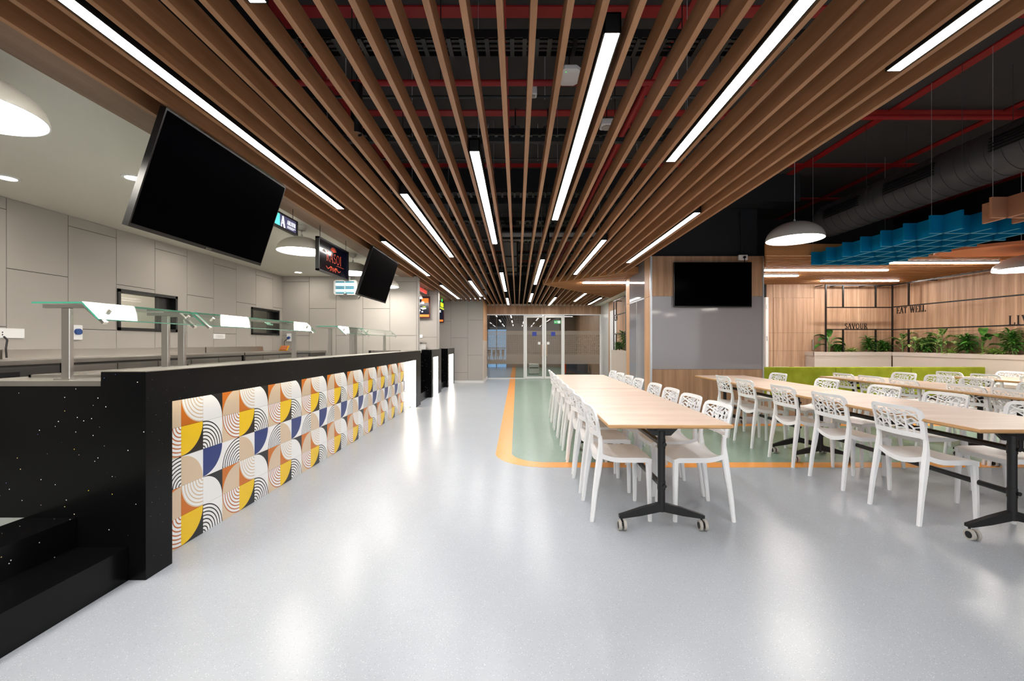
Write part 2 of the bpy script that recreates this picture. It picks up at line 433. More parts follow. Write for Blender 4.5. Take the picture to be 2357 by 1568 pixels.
# end wall above the glass front
we = struct('wall_end', B(-1.06, 2.96, 15.0, 15.12, 2.26, 4.0), M_blackmatte)
B(-1.06, 2.96, 14.965, 15.0, 2.262, 2.555).build('wood_band', M_pillar_wood, we)
B(-1.06, 2.96, 14.955, 15.0, 2.555, 2.62).build('cornice', M_white_paint, we)
# right wall of the end bay
wr = struct('wall_right', B(2.96, 3.1, 10.0, 15.1, 0, 4.0), M_blackmatte)
B(2.935, 2.96, 13.75, 15.0, 0, 2.56).build('panel', mat('pale_panel', (206,208,206), .2), wr)
for a, b in ((13.5, 13.75),): B(2.94, 2.96, a, b-.004, 0, 2.56).build('panel', M_wall_wood, wr)
B(2.94, 2.96, 12.6, 13.496, 2.26, 2.56).build('panel', M_wall_wood, wr)
for z0, z1 in ((0, 1.48), (1.484, 2.56)):
    for a, b in ((11.4, 12.596), (10.0, 11.396)): B(2.94, 2.96, a, b, z0, z1).build('panel', M_wall_wood, wr)
dd = struct('door_1', MB().box(2.925, 2.955, 12.62, 13.48, 0, 2.25), M_white)
MB().cyl((2.90, 12.72, 1.0), (2.90, 12.72, 1.15), .012).build('door_handle', M_steel, dd)
# back wall on the dining side, right wall
wb = struct('wall_back', B(2.66, 8.6, 9.50, 9.64, 0, 4.0), M_blackmatte)
xe = [2.66, 3.9, 4.8, 5.46]
for a, b in zip(xe, xe[1:]): B(a+.002, b-.002, 9.485, 9.50, 0, 2.56).build('panel', M_wall_wood, wb)
for a, b in ((5.53, 5.676), (6.584, 7.25), (7.25, 8.35)):
    for z0, z1 in ((0, 1.078), (1.082, 1.478), (1.482, 2.56)): B(a+.0015, b-.0015, 9.485, 9.50, z0, z1).build('panel', M_wall_wood, wb)
B(5.68, 6.58, 9.485, 9.50, 2.254, 2.56).build('panel', M_wall_wood, wb)
d2 = sroot('door_2', (6.13, 9.48, 0))
for z0, z1 in ((0.005, 1.078), (1.082, 1.478), (1.482, 2.25)): B(5.683, 6.577, 9.478, 9.50, z0, z1).build('door_panel', M_wall_wood, d2)
MB().cyl((6.53, 9.43, 1.10), (6.53, 9.43, 1.32), .011).cyl((6.53, 9.43, 1.10), (6.53, 9.48, 1.10), .009).cyl((6.53, 9.43, 1.32), (6.53, 9.48, 1.32), .009).build('door_handle', M_steel, d2)
MB().cyl((6.53, 9.478, 1.02), (6.53, 9.45, 1.02), .022, n=16).build('lock', M_steel, d2)
d3 = struct('door_3', B(5.465, 5.525, 9.40, 9.499, 0, 2.26), M_white)
for z in (.5, 1.3, 2.0): B(5.48, 5.50, 9.392, 9.40, z, z+.1).build('hinge', M_steel, d3)
wrr = struct('wall_right', B(8.36, 8.6, -5, 9.6, 0, 4.0), M_blackmatte)
yy = 9.485
while yy > 1:
    n0 = max(yy-1.2, 1)
    for z0, z1 in ((0, 1.078), (1.082, 1.478), (1.482, 2.60)): B(8.345, 8.36, n0+.0015, yy-.0015, z0, z1).build('panel', M_wall_wood, wrr)
    yy = n0
struct('wall_right', B(9.3, 9.5, 9.6, 15, 0, 4), M_blackmatte)

# ---------------------------------------------------------------- SETTING: pillar block with glass cladding
px0, px1, py0, py1 = 2.27, 4.20, 7.28, 8.90
pil = struct('pillar', B(px0+.02, px1-.02, py0+.02, py1, 0, 2.72), M_blackmatte)
B(2.32, 4.12, 7.34, 8.7, 2.72, 4.0).build('bulkhead', M_bulk, pil)
B(px0+.03, px1-.025, py0, py0+.02, 2.05, 2.73).build('panel', M_pillar_wood, pil)
B(px0+.03, px1-.025, py0, py0+.02, 0, .802).build('panel', M_pillar_wood, pil)
B(px0+.03, px1-.025, py0+.003, py0+.02, .805, 2.047).build('glass_panel', M_glossgrey, pil)
B(px1-.022, px1, py0-.005, py0+.02, 0, 2.73).build('corner_profile', M_alu, pil)
B(px0-.004, px0+.027, py0-.006, py0+.02, 0, 2.73).build('corner_profile', M_alu, pil)
for z0, z1 in ((0, 2.045), (2.05, 2.72)):
    B(px0, px0+.02, 7.302, 7.62, z0, z1).build('panel', M_strip_wood, pil)
    B(px0, px0+.02, 8.64, 8.88, z0, z1).build('panel', M_strip_wood, pil)
B(px0+.003, px0+.02, 7.625, 8.635, 2.06, 2.72).build('glass_panel', M_glossgrey, pil)
B(px0+.003, px0+.02, 7.625, 8.12, 0, 2.035).build('glass_panel', M_glossgrey, pil)
B(px0+.003, px0+.02, 8.14, 8.635, 0, 2.035).build('glass_panel', M_glossgrey, pil)
B(px0-.002, px0+.02, 7.625, 8.635, 2.035, 2.06).build('joint_profile', M_alu, pil)
B(px0-.002, px0+.02, 8.12, 8.14, 0, 2.035).build('joint_profile', M_alu, pil)
B(px0-.003, px0+.02, 8.88, 8.90, 0, 2.72).build('corner_profile', M_alu, pil)

# ---------------------------------------------------------------- SETTING: glass front and doors
gw = sroot('window_1', (.9, 15, 0))
fy0, fy1 = 14.94, 15.0
def X15(u): return (u-1190)*15/985
MB().box(X15(1118), X15(1383), fy0, fy1, 2.225, 2.262).build('frame', M_white, gw)
for u0, u1 in ((1118.5, 1121), (1205, 1208.5), (1296, 1299), (1380, 1383)):
    B(X15(u0), X15(u1), fy0, fy1, 0, 2.225).build('frame', M_white, gw)
B(X15(1121), X15(1205), fy0+.01, fy1, 0, .035).build('frame', M_white, gw)
B(X15(1299), X15(1380), fy0+.01, fy1, 0, .035).build('frame', M_white, gw)
def pane(x0, x1, z0, z1, parent):
    for a, b, g, nm in ((z0, .52, G_clear, 'pane'), (.52, .86, G_frost0, 'frosted_film'), (.86, 1.55, G_frost, 'frosted_film'), (1.55, 1.68, G_frost0, 'frosted_film'), (1.68, z1, G_clear, 'pane')):
        MB().add([(x0, 14.97, a), (x1, 14.97, a), (x1, 14.97, b), (x0, 14.97, b)], [(0,1,2,3)]).build(nm, g, parent)
pane(X15(1121), X15(1205), .035, 2.225, gw)
pane(X15(1299), X15(1380), .035, 2.225, gw)
for n_, (u0, u1, hu) in enumerate(((1208.5, 1252, 1247), (1252.5, 1296, 1257.5))):
    d = sroot('door_%d' % (4+n_), (X15((u0+u1)/2), 14.95, 0))
    a, b = X15(u0), X15(u1)
    MB().box(a+.004, a+.065, fy0-.01, fy1, .01, 2.215).box(b-.065, b-.004, fy0-.01, fy1, .01, 2.215).box(a+.065, b-.065, fy0-.01, fy1, .01, .08).box(a+.065, b-.065, fy0-.01, fy1, 2.14, 2.215).build('door_frame', M_white, d)
    pane(a+.065, b-.065, .08, 2.14, d)
    hx = X15(hu)
    MB().tube([(hx, fy0-.01, .80), (hx, fy0-.07, .82), (hx, fy0-.07, 1.18), (hx, fy0-.01, 1.20)], .014, 8).build('door_handle', mat('warm_steel%d' % n_, (220,196,176), .3, .6), d)
    sx = X15(1230 if n_ == 0 else 1273)
    st = B(sx-.075, sx+.075, 14.955, 14.962, 1.50, 1.64).build('sticker', M_sticker, d)
    sx = X15(1241 if n_ == 0 else 1261.5)
    B(sx-.045, sx+.045, 14.955, 14.962, 1.20, 1.29).build('push_pull_plate', M_white, d)

# corridor behind the glass
ww = 3.4
cw = struct('wall_corridor', MB().box(-.55, 3.2, 22, 22.1, 0, 2.9), M_corr)
struct('wall_corridor', B(3.0, 3.1, 15.1, 22, 0, 2.9), M_wall_wood)
struct('wall_corridor', B(-3.6, -.55, 22, 22.1, 1.95, 2.9), M_blackmatte)
struct('wall_corridor', B(-3.6, -1.5, 21.98, 22.1, 0, 1.95), M_blackmatte)
struct('wall_corridor', B(-3.7, -3.6, 15.1, 22, 0, 2.9), M_blackmatte)
struct('ceiling', B(-3.6, 3.0, 15.12, 22, 2.72, 2.8), M_blackmatte)
dk = struct('window_2', B(-3.6, -.55, 22.3, 22.32, -.1, 2.6), M_dusk)
rl = thing('balcony_railing', 'dark railing with bottle-shaped balusters behind the glass front', 'railing', (-1.2, 21.9, 0))
B(-2.2, -.56, 21.88, 21.93, .98, 1.02).build('handrail', M_corr, rl); B(-2.2, -.56, 21.88, 21.93, .90, .92).build('handrail', M_corr, rl)
B(-2.2, -.56, 21.86, 21.95, .18, .40).build('base_rail', M_corr, rl)
for i in range(7):
    x = -2.1+i*.23
    MB().lathe([(.02,.0),(.02,.14),(.065,.22),(.075,.5)], (x, 21.9, .40), 10).build('baluster', M_corr, rl, 40)
MB().box(-1.07, -1.03, 21.96, 22.0, 0, 2.6).build('window_mullion', M_corr, dk)
for i in range(28):
    x = -2.4+i*.19
    B(x, x+.02, 15.2, 21.9, 2.62, 2.70).build('slat', M_blackmatte, cw)
pt = 0
for (x, y0, y1) in ((-1.75,15.6,17.4),(-.95,16.4,18.4),(-.3,15.4,17.2),(-.3,18.6,20.4),(.5,15.6,17.2),(.5,18.3,20.2),(1.25,16,18),(1.25,19,20.6),(-1.75,18.8,20.6),(2.0,15.6,17.5),(2.0,18.6,20.4)):
    pt += 1
    t_ = thing('linear_light', ['short linear light glowing in the dark corridor ceiling behind the glass front', 'short linear light glowing in the dark corridor ceiling behind the glass front'][0], 'light', (x, (y0+y1)/2, 2.58), 'corridor lights behind the glass front')
    B(x-.03, x+.03, y0, y1, 2.59, 2.66).build('housing', M_black, t_)
    B(x-.025, x+.025, y0, y1, 2.58, 2.59).build('diffuser', M_led, t_)
t_ = thing('corridor_sofa', 'slate grey low sofa with an orange end, behind the right glass pane', 'sofa', (2.2, 17.5, 0))
MB().cbox(1.98, 2.85, 17.2, 17.9, .04, .42, .02).cbox(1.98, 2.85, 17.75, 17.95, .3, .55, .02).build('seat', M_sofa, t_); MB().cbox(1.86, 1.98, 17.2, 17.95, .02, .58, .02).build('arm', M_sofaor, t_)
t_ = thing('corridor_printer', 'white boxy cabinet standing behind the left glass door', 'cabinet', (.62, 17.3, 0))
MB().cbox(.48, .88, 17.1, 17.6, .02, .42, .02).build('body', M_white, t_); B(.50, .86, 17.09, 17.1, .25, .28).build('slot', M_black, t_)
t_ = thing('exit_sign', 'green lit exit sign with running figure and arrow above the right glass door', 'sign', (1.42, 15.25, 1.98))
B(1.32, 1.56, 15.23, 15.26, 1.94, 2.06).build('panel', M_exit, t_)
pb = MB().box(1.345, 1.385, 15.222, 15.23, 1.99, 2.01); pb.add([(1.335,15.222,2.0),(1.355,15.222,2.03),(1.355,15.222,1.97)], [(0,1,2)])
pb.box(1.45, 1.54, 15.222, 15.23, 1.955, 2.045); pb.build('arrow_and_door', M_text_white, t_)
pb = MB().cyl((1.42,15.22,2.04), (1.42,15.225,2.04), .008, n=8).bar((1.42,15.222,2.03), (1.415,15.222,1.99), .004, .012, up=(0,1,0)).bar((1.415,15.222,1.99), (1.40,15.222,1.96), .004, .009, up=(0,1,0)).bar((1.415,15.222,1.99), (1.432,15.222,1.965), .004, .009, up=(0,1,0)).bar((1.405,15.222,2.02), (1.437,15.222,2.012), .004, .008, up=(0,1,0))
pb.build('running_figure', M_text_white, t_)
MB().cyl((1.36,15.245,2.06), (1.36,15.245,2.72), .003, n=6).cyl((1.52,15.245,2.06), (1.52,15.245,2.72), .003, n=6).build('wire', M_black, t_)

# ---------------------------------------------------------------- above the slats: bands, pipes, trays, duct
red = sroot('trim_4', (0, 5, 4))
for y in (2.0, 3.54, 5.1, 6.6, 8.15, 9.7, 11.25, 12.8, 14.3):
    B(-2.1, 8.3, y-.06, y+.06, 3.985, 4.0).build('painted_band', M_red, red)
for x in (-1.95, -.12, 1.45, 2.9, 4.43, 5.78, 7.1, 8.2):
    wd = .03 if x == -.12 else .055
    B(x-wd, x+wd, -1, 14.9, 3.983, 3.998).build('painted_band', M_red, red)
t_ = thing('sprinkler_pipe', 'round red fire pipe running across above the slats', 'pipe', (0, 3.37, 3.3), 'red fire pipes above the slats')
MB().cyl((-2.0, 3.37, 3.3), (2.05, 3.37, 3.3), .024, n=12).build('pipe', M_red, t_, 40)
for x in (-1.3, -.6, .1, .9, 1.6): MB().cyl((x, 3.37, 3.3), (x, 3.37, 3.98), .004, n=5).build('hanger', M_black, t_)
t_ = thing('sprinkler_pipe', 'round red fire pipe running lengthwise above the slats', 'pipe', (1.03, 7, 3.3))
MB().cyl((1.03, 3.37, 3.3), (1.03, 14.8, 3.3), .03, n=12).build('pipe', M_red, t_, 40)
for y in (4.5, 7, 9.5, 12): MB().cyl((1.03, y, 3.3), (1.03, y, 3.98), .004, n=5).build('hanger', M_black, t_)
t_ = thing('sprinkler_pipe', 'red fire pipe crossing the dark ceiling over the dining side', 'pipe', (5.5, 4.6, 3.6))
MB().cyl((2.2, 5.02, 3.9), (8.3, 5.02, 3.9), .03, n=12).build('pipe', M_red, t_, 40)
trn = ['nearest', 'second', 'third', 'fourth', 'fifth', 'sixth', 'seventh', 'farthest']
for i, y in enumerate((3.11, 4.5, 6.2, 7.6, 9.0, 10.4, 11.9, 13.4)):
    t_ = thing('cable_tray', 'black perforated cable tray across above the slats, %s of eight from the camera' % trn[i], 'cable tray', (0, y, 3.4), 'cable trays above the slats')
    MB().box(-2.05, 2.05, y-.10, y-.095, 3.4, 3.46).box(-2.05, 2.05, y+.095, y+.10, 3.4, 3.46).build('side_rail', M_black, t_)
    m_ = MB()
    for q in range(46): m_.box(-2.03+q*.09, -2.0+q*.09, y-.1, y+.1, 3.39, 3.40)
    o_ = m_.build('rungs', M_black, t_); o_['kind'] = 'stuff'
    m_ = MB()
    for zz, dy in ((3.42, -.05), (3.42, 0), (3.42, .05)): m_.cyl((-2.0, y+dy, zz), (2.0, y+dy, zz), .012, n=6)
    m_.build('cable', M_black, t_)
    MB().cyl((-1.2, y, 3.4), (-1.2, y, 3.99), .004, n=5).cyl((1.2, y, 3.4), (1.2, y, 3.99), .004, n=5).build('hanger', M_blackmatte, t_)
for i, y in enumerate((4.0, 5.35, 8.3, 9.8, 11.2, 12.7)):
    t_ = thing('conduit_run', 'thin black conduit run above the slats, %s of six from the camera' % ['nearest','second','third','fourth','fifth','farthest'][i], 'conduit', (0, y, 3.55), 'conduit runs above the slats')
    MB().cyl((-2.0, y, 3.55), (2.0, y, 3.55), .014, n=8).build('conduit', M_black, t_)
    m_ = MB()
    for q in range(6): m_.cyl((-1.6+q*.62, y, 3.53), (-1.6+q*.62, y, 3.99), .005, n=5)
    m_.build('clamp', M_alu, t_)
struct('trim_5', B(-2.1, 2.2, 6.75, 7.25, 3.45, 4.0), M_bulk)
struct('trim_6', B(2.2, 4.6, 6.95, 7.3, 3.55, 4.0), M_bulk)
t_ = thing('air_duct', 'grey rectangular duct running lengthwise above the centre slats', 'duct', (-.13, 9.5, 3.0))
for a, b in ((7.45, 8.6), (8.62, 9.8), (9.82, 11.0)): MB().cbox(-.27, .0, a, b, 3.0, 3.25, .008).build('section', M_duct, t_)
for a in (8.61, 9.81, 11.0): B(-.29, .02, a-.015, a+.015, 2.98, 3.27).build('flange', M_black, t_)
t_ = thing('flexible_duct', 'ribbed flexible duct crossing above the slats before the dark beam', 'duct', (.5, 6.9, 3.0))
m_ = MB(); pr = []
for q in range(60): x = -.25+q*.03; m_.cyl((x, 7.35, 3.12), (x+.015, 7.35, 3.12), .12, n=12); m_.cyl((x+.015, 7.35, 3.12), (x+.03, 7.35, 3.12), .105, n=12, caps=False)
m_.build('hose', M_steel_dark, t_, 40)
MB().cyl((.3, 7.35, 3.2), (.3, 7.35, 4.0), .004, n=5).cyl((1.3, 7.35, 3.2), (1.3, 7.35, 4.0), .004, n=5).build('hanger', M_black, t_)
t_ = thing('round_duct', 'large black spiral round duct with slot grilles above the dining area', 'duct', (4.62, 4.6, 3.06))
yy = 1.5
m_ = MB()
while yy < 6.33:
    m_.cyl((4.62, yy, 3.06), (4.62, min(yy+.14, 6.34), 3.06), .235, n=32, caps=False); m_.cyl((4.62, yy, 3.06), (4.62, yy+.008, 3.06), .239, n=32)
    yy += .14
m_.build('spiral_tube', M_duct, t_, 40)
for y in (2.2, 3.35, 4.5, 5.5):
    m_ = MB(); a = math.radians(200)
    for q in range(5):
        a = math.radians(160+q*7); x = 4.62+.245*math.cos(a); z = 3.06+.245*math.sin(a)
        m_.box(x-.008, x+.008, y, y+.62, z-.006, z+.006)
    m_.build('slot_grille', M_black, t_)
for y in (2.0, 4.2, 5.35):
    m_ = MB(); pts = [(4.62+.25*math.cos(math.radians(a)), y, 3.06+.25*math.sin(math.radians(a))) for a in range(180, 361, 20)]
    m_.tube([(4.37, y, 3.98)] + pts + [(4.87, y, 3.98)], .0025, 5); m_.build('hanger_wire', M_duct, t_)
# small ceiling devices
def device(name, label, cat, x, y, z, fn, mats, gr=None):
    t_ = thing(name, label, cat, (x, y, z), gr); fn(t_); MB().cyl((x, y, z+.03), (x, y, 3.99), .004, n=5).build('hanger', M_black, t_)
def ap(t_):
    MB().loft([rr(.393, 3.22, 3.24, .17, .17, .05), rr(.393, 3.22, 3.25, .21, .21, .06), rr(.393, 3.22, 3.275, .21, .21, .06), rr(.393, 3.22, 3.285, .19, .19, .055)]).build('body', M_plastic, t_, 35)
    MB().cyl((.36, 3.14, 3.243), (.36, 3.14, 3.238), .004, n=8).build('green_indicator', M_menu_green, t_)
device('wifi_access_point', 'white rounded wireless access point with a green dot above slats', 'access point', .393, 3.22, 3.24, ap, None)
def spk(t_):
    MB().cbox(.78, .90, 3.95, 4.07, 3.27, 3.33, .008).build('box', M_plastic, t_); MB().cyl((.84, 4.01, 3.271), (.84, 4.01, 3.264), .048, n=20).build('grille', M_rubber, t_)
device('ceiling_speaker', 'square white speaker box with round grille beside long light', 'speaker', .84, 4.01, 3.27, spk, None)
def jb(t_): MB().cbox(.10, .17, 3.62, 3.69, 3.36, 3.44, .006).build('box', M_plastic, t_); B(.115, .155, 3.635, 3.675, 3.352, 3.36).build('socket_face', M_rubber, t_)
device('junction_box', 'small white junction box above the slats left of the access point', 'junction box', .135, 3.65, 3.36, jb, None)
for i, (x, y, lb) in enumerate(((-.66, 5.0, 'smoke detector above the slats left of the central pair'), (-.02, 5.0, 'smoke detector above the slats beside the red band'), (.36, 5.0, 'smoke detector above the slats under the long light'))):
    t_ = thing('smoke_detector', 'black dome ' + lb, 'detector', (x, y, 3.72))
    MB().lathe([(.0, 0), (.04, .005), (.055, .03), (.055, .05), (0, .05)], (x, y, 3.72), 16).build('head', M_duct, t_, 40)
    MB().cyl((x, y, 3.77), (x, y, 3.99), .008, n=6).build('stem', M_black, t_)
def spot(x, y, z, lb):
    t_ = thing('cylinder_spotlight', lb, 'spotlight', (x, y, z))
    MB().lathe([(.028, .02), (.034, 0), (.036, 0), (.036, .32), (0, .32)], (x, y, z), 20).build('body', M_black, t_, 40)
    MB().lathe([(0, .02), (.029, .012)], (x, y, z), 16).build('reflector', M_steel, t_)
    MB().cyl((x, y, z+.32), (x, y, 3.99), .004, n=5).build('cord', M_black, t_)
spot(-1.034, 2.76, 2.6, 'black cylinder spotlight left of centre between nearest slats')
spot(.40, 5.78, 2.6, 'black cylinder spotlight between the two lights right of centre')
spot(-.98, 7.6, 2.6, 'small black cylinder spotlight farther back left of centre')
spot(.38, 10.2, 2.6, 'black cylinder spotlight deep in the room near the glass front')

# ---------------------------------------------------------------- linear lights between the slats
rows = [(-1.696, [(-3.2, -.4), (1.3, 4.125), (5.43, 8.2), (9.55, 12.46)]), (-.98, [(-3.6, -.9), (-.6, 1.625), (3.70, 6.42), (8.89, 11.8)]),
        (-.287, [(-2.4, .4), (2.875, 5.57), (7.84, 10.68), (12.3, 14.4)]), (.397, [(-3.3, -.6), (1.777, 4.49), (6.62, 9.41), (11.15, 13.4)]),
        (1.092, [(-3.8, -1.1), (.3, 3.047), (5.36, 8.04), (12.1, 14.6)]), (1.785, [(-3.9, -1.6), (-.7, 2.033), (4.235, 6.87), (11.15, 13.3)]), (2.40, [(12.2, 14.3)])]
rn = ['first row from the kitchen', 'second row from the kitchen', 'third row from the kitchen', 'fourth row from the kitchen', 'fifth row from the kitchen', 'sixth row from the kitchen', 'seventh row by the end bay']
for ri, (x, L) in enumerate(rows):
    vis = [s for s in L if s[1] > 1.6]
    for (a, b) in L:
        if (a, b) in vis:
            k = vis.index((a, b)); od = ['nearest', 'second', 'third', 'fourth'][k] if len(vis) > 1 else 'only'
            lab = '%s linear light between slats in the %s' % (od, rn[ri])
        else: lab = 'black linear light between the slats behind the camera'
        t_ = thing('linear_light', lab, 'light', (x, (a+b)/2, 2.54), 'linear lights between the slats')
        MB().box(x-.036, x-.030, a, b, 2.54, 2.625).box(x+.030, x+.036, a, b, 2.54, 2.625).box(x-.036, x+.036, a, b, 2.618, 2.625).box(x-.036, x+.036, a, a+.004, 2.54, 2.625).box(x-.036, x+.036, b-.004, b, 2.54, 2.625).build('housing', M_black, t_)
        B(x-.030, x+.030, a+.004, b-.004, 2.541, 2.556).build('diffuser', M_led, t_)
        MB().cyl((x, a+.3, 2.625), (x, a+.3, 3.99), .002, n=4).cyl((x, b-.3, 2.625), (x, b-.3, 3.99), .002, n=4).build('wire', M_alu, t_)
for (xa, xb, y, lb) in ((4.39, 6.56, 7.58, 'long line of light in brown slatted ceiling right of pillar, nearer one'), (4.4, 5.38, 8.2, 'short line of light in brown slatted ceiling right of pillar'),
                        (6.3, 7.9, 8.87, 'line of light in the slatted ceiling closest to the back wood wall'), (5.97, 7.7, 6.85, 'line of light under slatted ceiling by the orange canopy'),
                        (1.40, 3.6, 9.15, 'line of light crossing behind the glass-clad pillar')):
    t_ = thing('line_light', lb, 'light', ((xa+xb)/2, y, 2.53))
    B(xa, xb, y-.03, y+.03, 2.545, 2.60).build('housing', M_black, t_)
    B(xa+.003, xb-.003, y-.026, y+.026, 2.53, 2.545).build('diffuser', M_line, t_)

# ---------------------------------------------------------------- pendants and downlights
def pendant(x, y, zr, r, hd, ztop, lab, gr, dome, canopy=True):
    t_ = thing('pendant_lamp', lab, 'lamp', (x, y, zr), gr)
    prof = [(r, 0)] + [(r*math.cos(a), hd*math.sin(a)) for a in [PI/2*i/14 for i in range(1, 14)]] + [(.012, hd), (0, hd)]
    inner_ = [(0, hd-.006)] + [((r-.006)*math.cos(a), (hd-.006)*math.sin(a)) for a in [PI/2*i/14 for i in range(13, 0, -1)]] + [(r-.006, 0), (r, 0)]
    MB().lathe(prof, (x, y, zr), 48).lathe(inner_, (x, y, zr), 48, 1).build('shade', [dome, M_white], t_, 50)
    MB().lathe([(0, .012), (r-.012, .012), (r-.012, .016), (0, .016)], (x, y, zr), 48).build('diffuser', M_pend, t_)
    MB().cyl((x, y, zr+hd), (x, y, zr+hd+.03), .012, n=10).cyl((x, y, zr+hd), (x, y, ztop), .0035, n=6).build('rod', M_alu, t_)
    if canopy: MB().lathe([(.012, -.055), (.035, -.05), (.052, -.02), (.056, 0), (0, 0)], (x, y, ztop), 24).build('canopy', dome, t_, 40)
klab = ['nearest of the kitchen domes, cut by the left edge of the photo', 'hidden behind the largest television', 'beside the navy orange-lettered sign', 'between the navy sign and far television', 'farthest, peeping out behind the far television']
for i, y in enumerate((1.90, 3.35, 4.87, 6.39, 7.91)):
    pendant(-2.45, y, 2.29, .26, .165, 2.58, 'greige dome pendant, ' + klab[i], 'dome pendants over the counter', M_dome)
for y in (.4, -1.1): pendant(-2.45, y, 2.29, .26, .165, 2.58, 'greige dome pendant added out of view behind the camera to brighten the steps', 'dome pendants over the counter', M_dome)  # unseen extra pendants, added to throw more light on the granite steps
pendant(-2.45, 9.9, 2.29, .26, .165, 2.58, 'greige dome pendant over the second serving counter', 'dome pendants over the counter', M_dome)
pendant(3.36, 5.18, 2.50, .31, .215, 3.98, 'large grey dome pendant hanging from the dark ceiling beside the pillar', None, M_dome2, False)
pendant(6.76, 5.6, 2.22, .38, .2, 2.49, 'grey dome pendant hanging under the orange canopy', None, M_dome2)
for x, y in ((3.9,-1.4),(5.5,-2.6),(7.1,-1.2),(4.8,-4.0),(6.7,-4.2)): pendant(x, y, 2.5, .3, .21, 3.98, 'grey dome pendant over the dining area behind the camera', 'dining pendants behind the camera', M_dome2, False)
for x in (-3.07, -4.09):
    for y in (1.2, 3.43, 5.7, 8.0, 9.6, 12.1):
        vis = {(-3.07, 3.43): 'round recessed downlight touching the edge of the largest television', (-4.09, 3.43): 'round recessed downlight at the left edge of the photo',
               (-4.09, 8.0): 'round recessed downlight near the far kitchen corner'}.get((x, y), 'round recessed downlight hidden in the kitchen ceiling')
        t_ = thing('downlight', vis, 'light', (x, y, 2.57), 'kitchen downlights')
        MB().lathe([(.058, 0), (.078, 0), (.08, .01), (.058, .01)], (x, y, 2.569), 28).build('rim', M_white, t_, 40)
        MB().lathe([(0, 0), (.058, 0)], (x, y, 2.572), 28).build('lens', M_down, t_)

# ---------------------------------------------------------------- stroke letters (thin serif capitals)
def arcp(cx, cy, rx, ry, a0, a1, n=10): return [(cx+rx*math.cos(math.radians(a0+(a1-a0)*i/n)), cy+ry*math.sin(math.radians(a0+(a1-a0)*i/n))) for i in range(n+1)]
TK, TN, SF = .13, .055, .035
GL = {
 'A': (.80, [([(.06,0),(.40,1)], TN), ([(.40,1),(.70,0)], TK), ([(.18,.36),(.58,.36)], TN), ([(0,.015),(.2,.015)], SF), ([(.56,.015),(.82,.015)], SF)]),
 'E': (.66, [([(.16,0),(.16,1)], TK), ([(.05,.98),(.6,.98)], SF+.01), ([(.05,.02),(.62,.02)], SF+.01), ([(.16,.52),(.46,.52)], TN), ([(.6,.98),(.6,.8)], TN), ([(.62,.02),(.62,.22)], TN), ([(.46,.42),(.46,.62)], SF)]),
 'I': (.34, [([(.17,0),(.17,1)], TK), ([(.03,.98),(.31,.98)], SF), ([(.03,.02),(.31,.02)], SF)]),
 'L': (.62, [([(.16,0),(.16,1)], TK), ([(.03,.98),(.31,.98)], SF), ([(.05,.02),(.58,.02)], SF+.01), ([(.58,.02),(.58,.24)], TN)]),
 'N': (.84, [([(.14,0),(.14,1)], TN), ([(.14,1),(.68,0)], TK), ([(.68,0),(.68,1)], TN), ([(.02,.98),(.22,.98)], SF), ([(.02,.02),(.26,.02)], SF), ([(.56,.98),(.8,.98)], SF)]),
 'O': (.86, [(arcp(.42,.5,.34,.46,0,360,22), .09)]),
 'R': (.76, [([(.16,0),(.16,1)], TK), ([(.03,.98),(.31,.98)], SF), ([(.03,.02),(.31,.02)], SF), ([(.16,.96),(.34,.96)] + arcp(.36,.74,.22,.22,90,-90,10) + [(.16,.52)], .075), ([(.38,.52),(.68,.02)], .1), ([(.62,.02),(.76,.02)], SF)]),
 'S': (.60, [(arcp(.3,.74,.2,.22,40,270,12)+arcp(.3,.27,.22,.24,90,-140,12), .09), ([(.46,.76),(.46,.96)], SF), ([(.1,.06),(.1,.28)], SF)]),
 'T': (.70, [([(.33,0),(.33,1)], TK), ([(.02,.98),(.64,.98)], SF+.01), ([(.2,.02),(.46,.02)], SF), ([(.03,.98),(.03,.8)], SF), ([(.63,.98),(.63,.8)], SF)]),
 'U': (.82, [([(.16,1),(.16,.3)]+arcp(.4,.3,.24,.27,180,270,6), TK*.9), (arcp(.4,.3,.24,.27,270,360,6)+[(.64,1)], TN), ([(.03,.98),(.3,.98)], SF), ([(.54,.98),(.76,.98)], SF)]),
 'V': (.80, [([(.10,1),(.40,0)], TK), ([(.40,0),(.70,1)], TN), ([(0,.98),(.24,.98)], SF), ([(.58,.98),(.8,.98)], SF)]),
 'W': (1.1, [([(.10,1),(.34,0)], TK), ([(.34,0),(.54,.9)], TN), ([(.54,1),(.78,0)], TK), ([(.78,0),(1.0,1)], TN), ([(0,.98),(.22,.98)], SF), ([(.44,.98),(.64,.98)], SF), ([(.9,.98),(1.1,.98)], SF)]),
 'G': (.82, [(arcp(.42,.5,.34,.46,45,345,18), .09), ([(.72,.45),(.72,.1)], TK*.8), ([(.55,.45),(.8,.45)], SF)]),
 'J': (.44, [([(.26,1),(.26,.2)]+arcp(.12,.2,.14,.18,0,-120,6), TK*.8), ([(.12,.98),(.4,.98)], SF)]),
 ' ': (.4, [])}
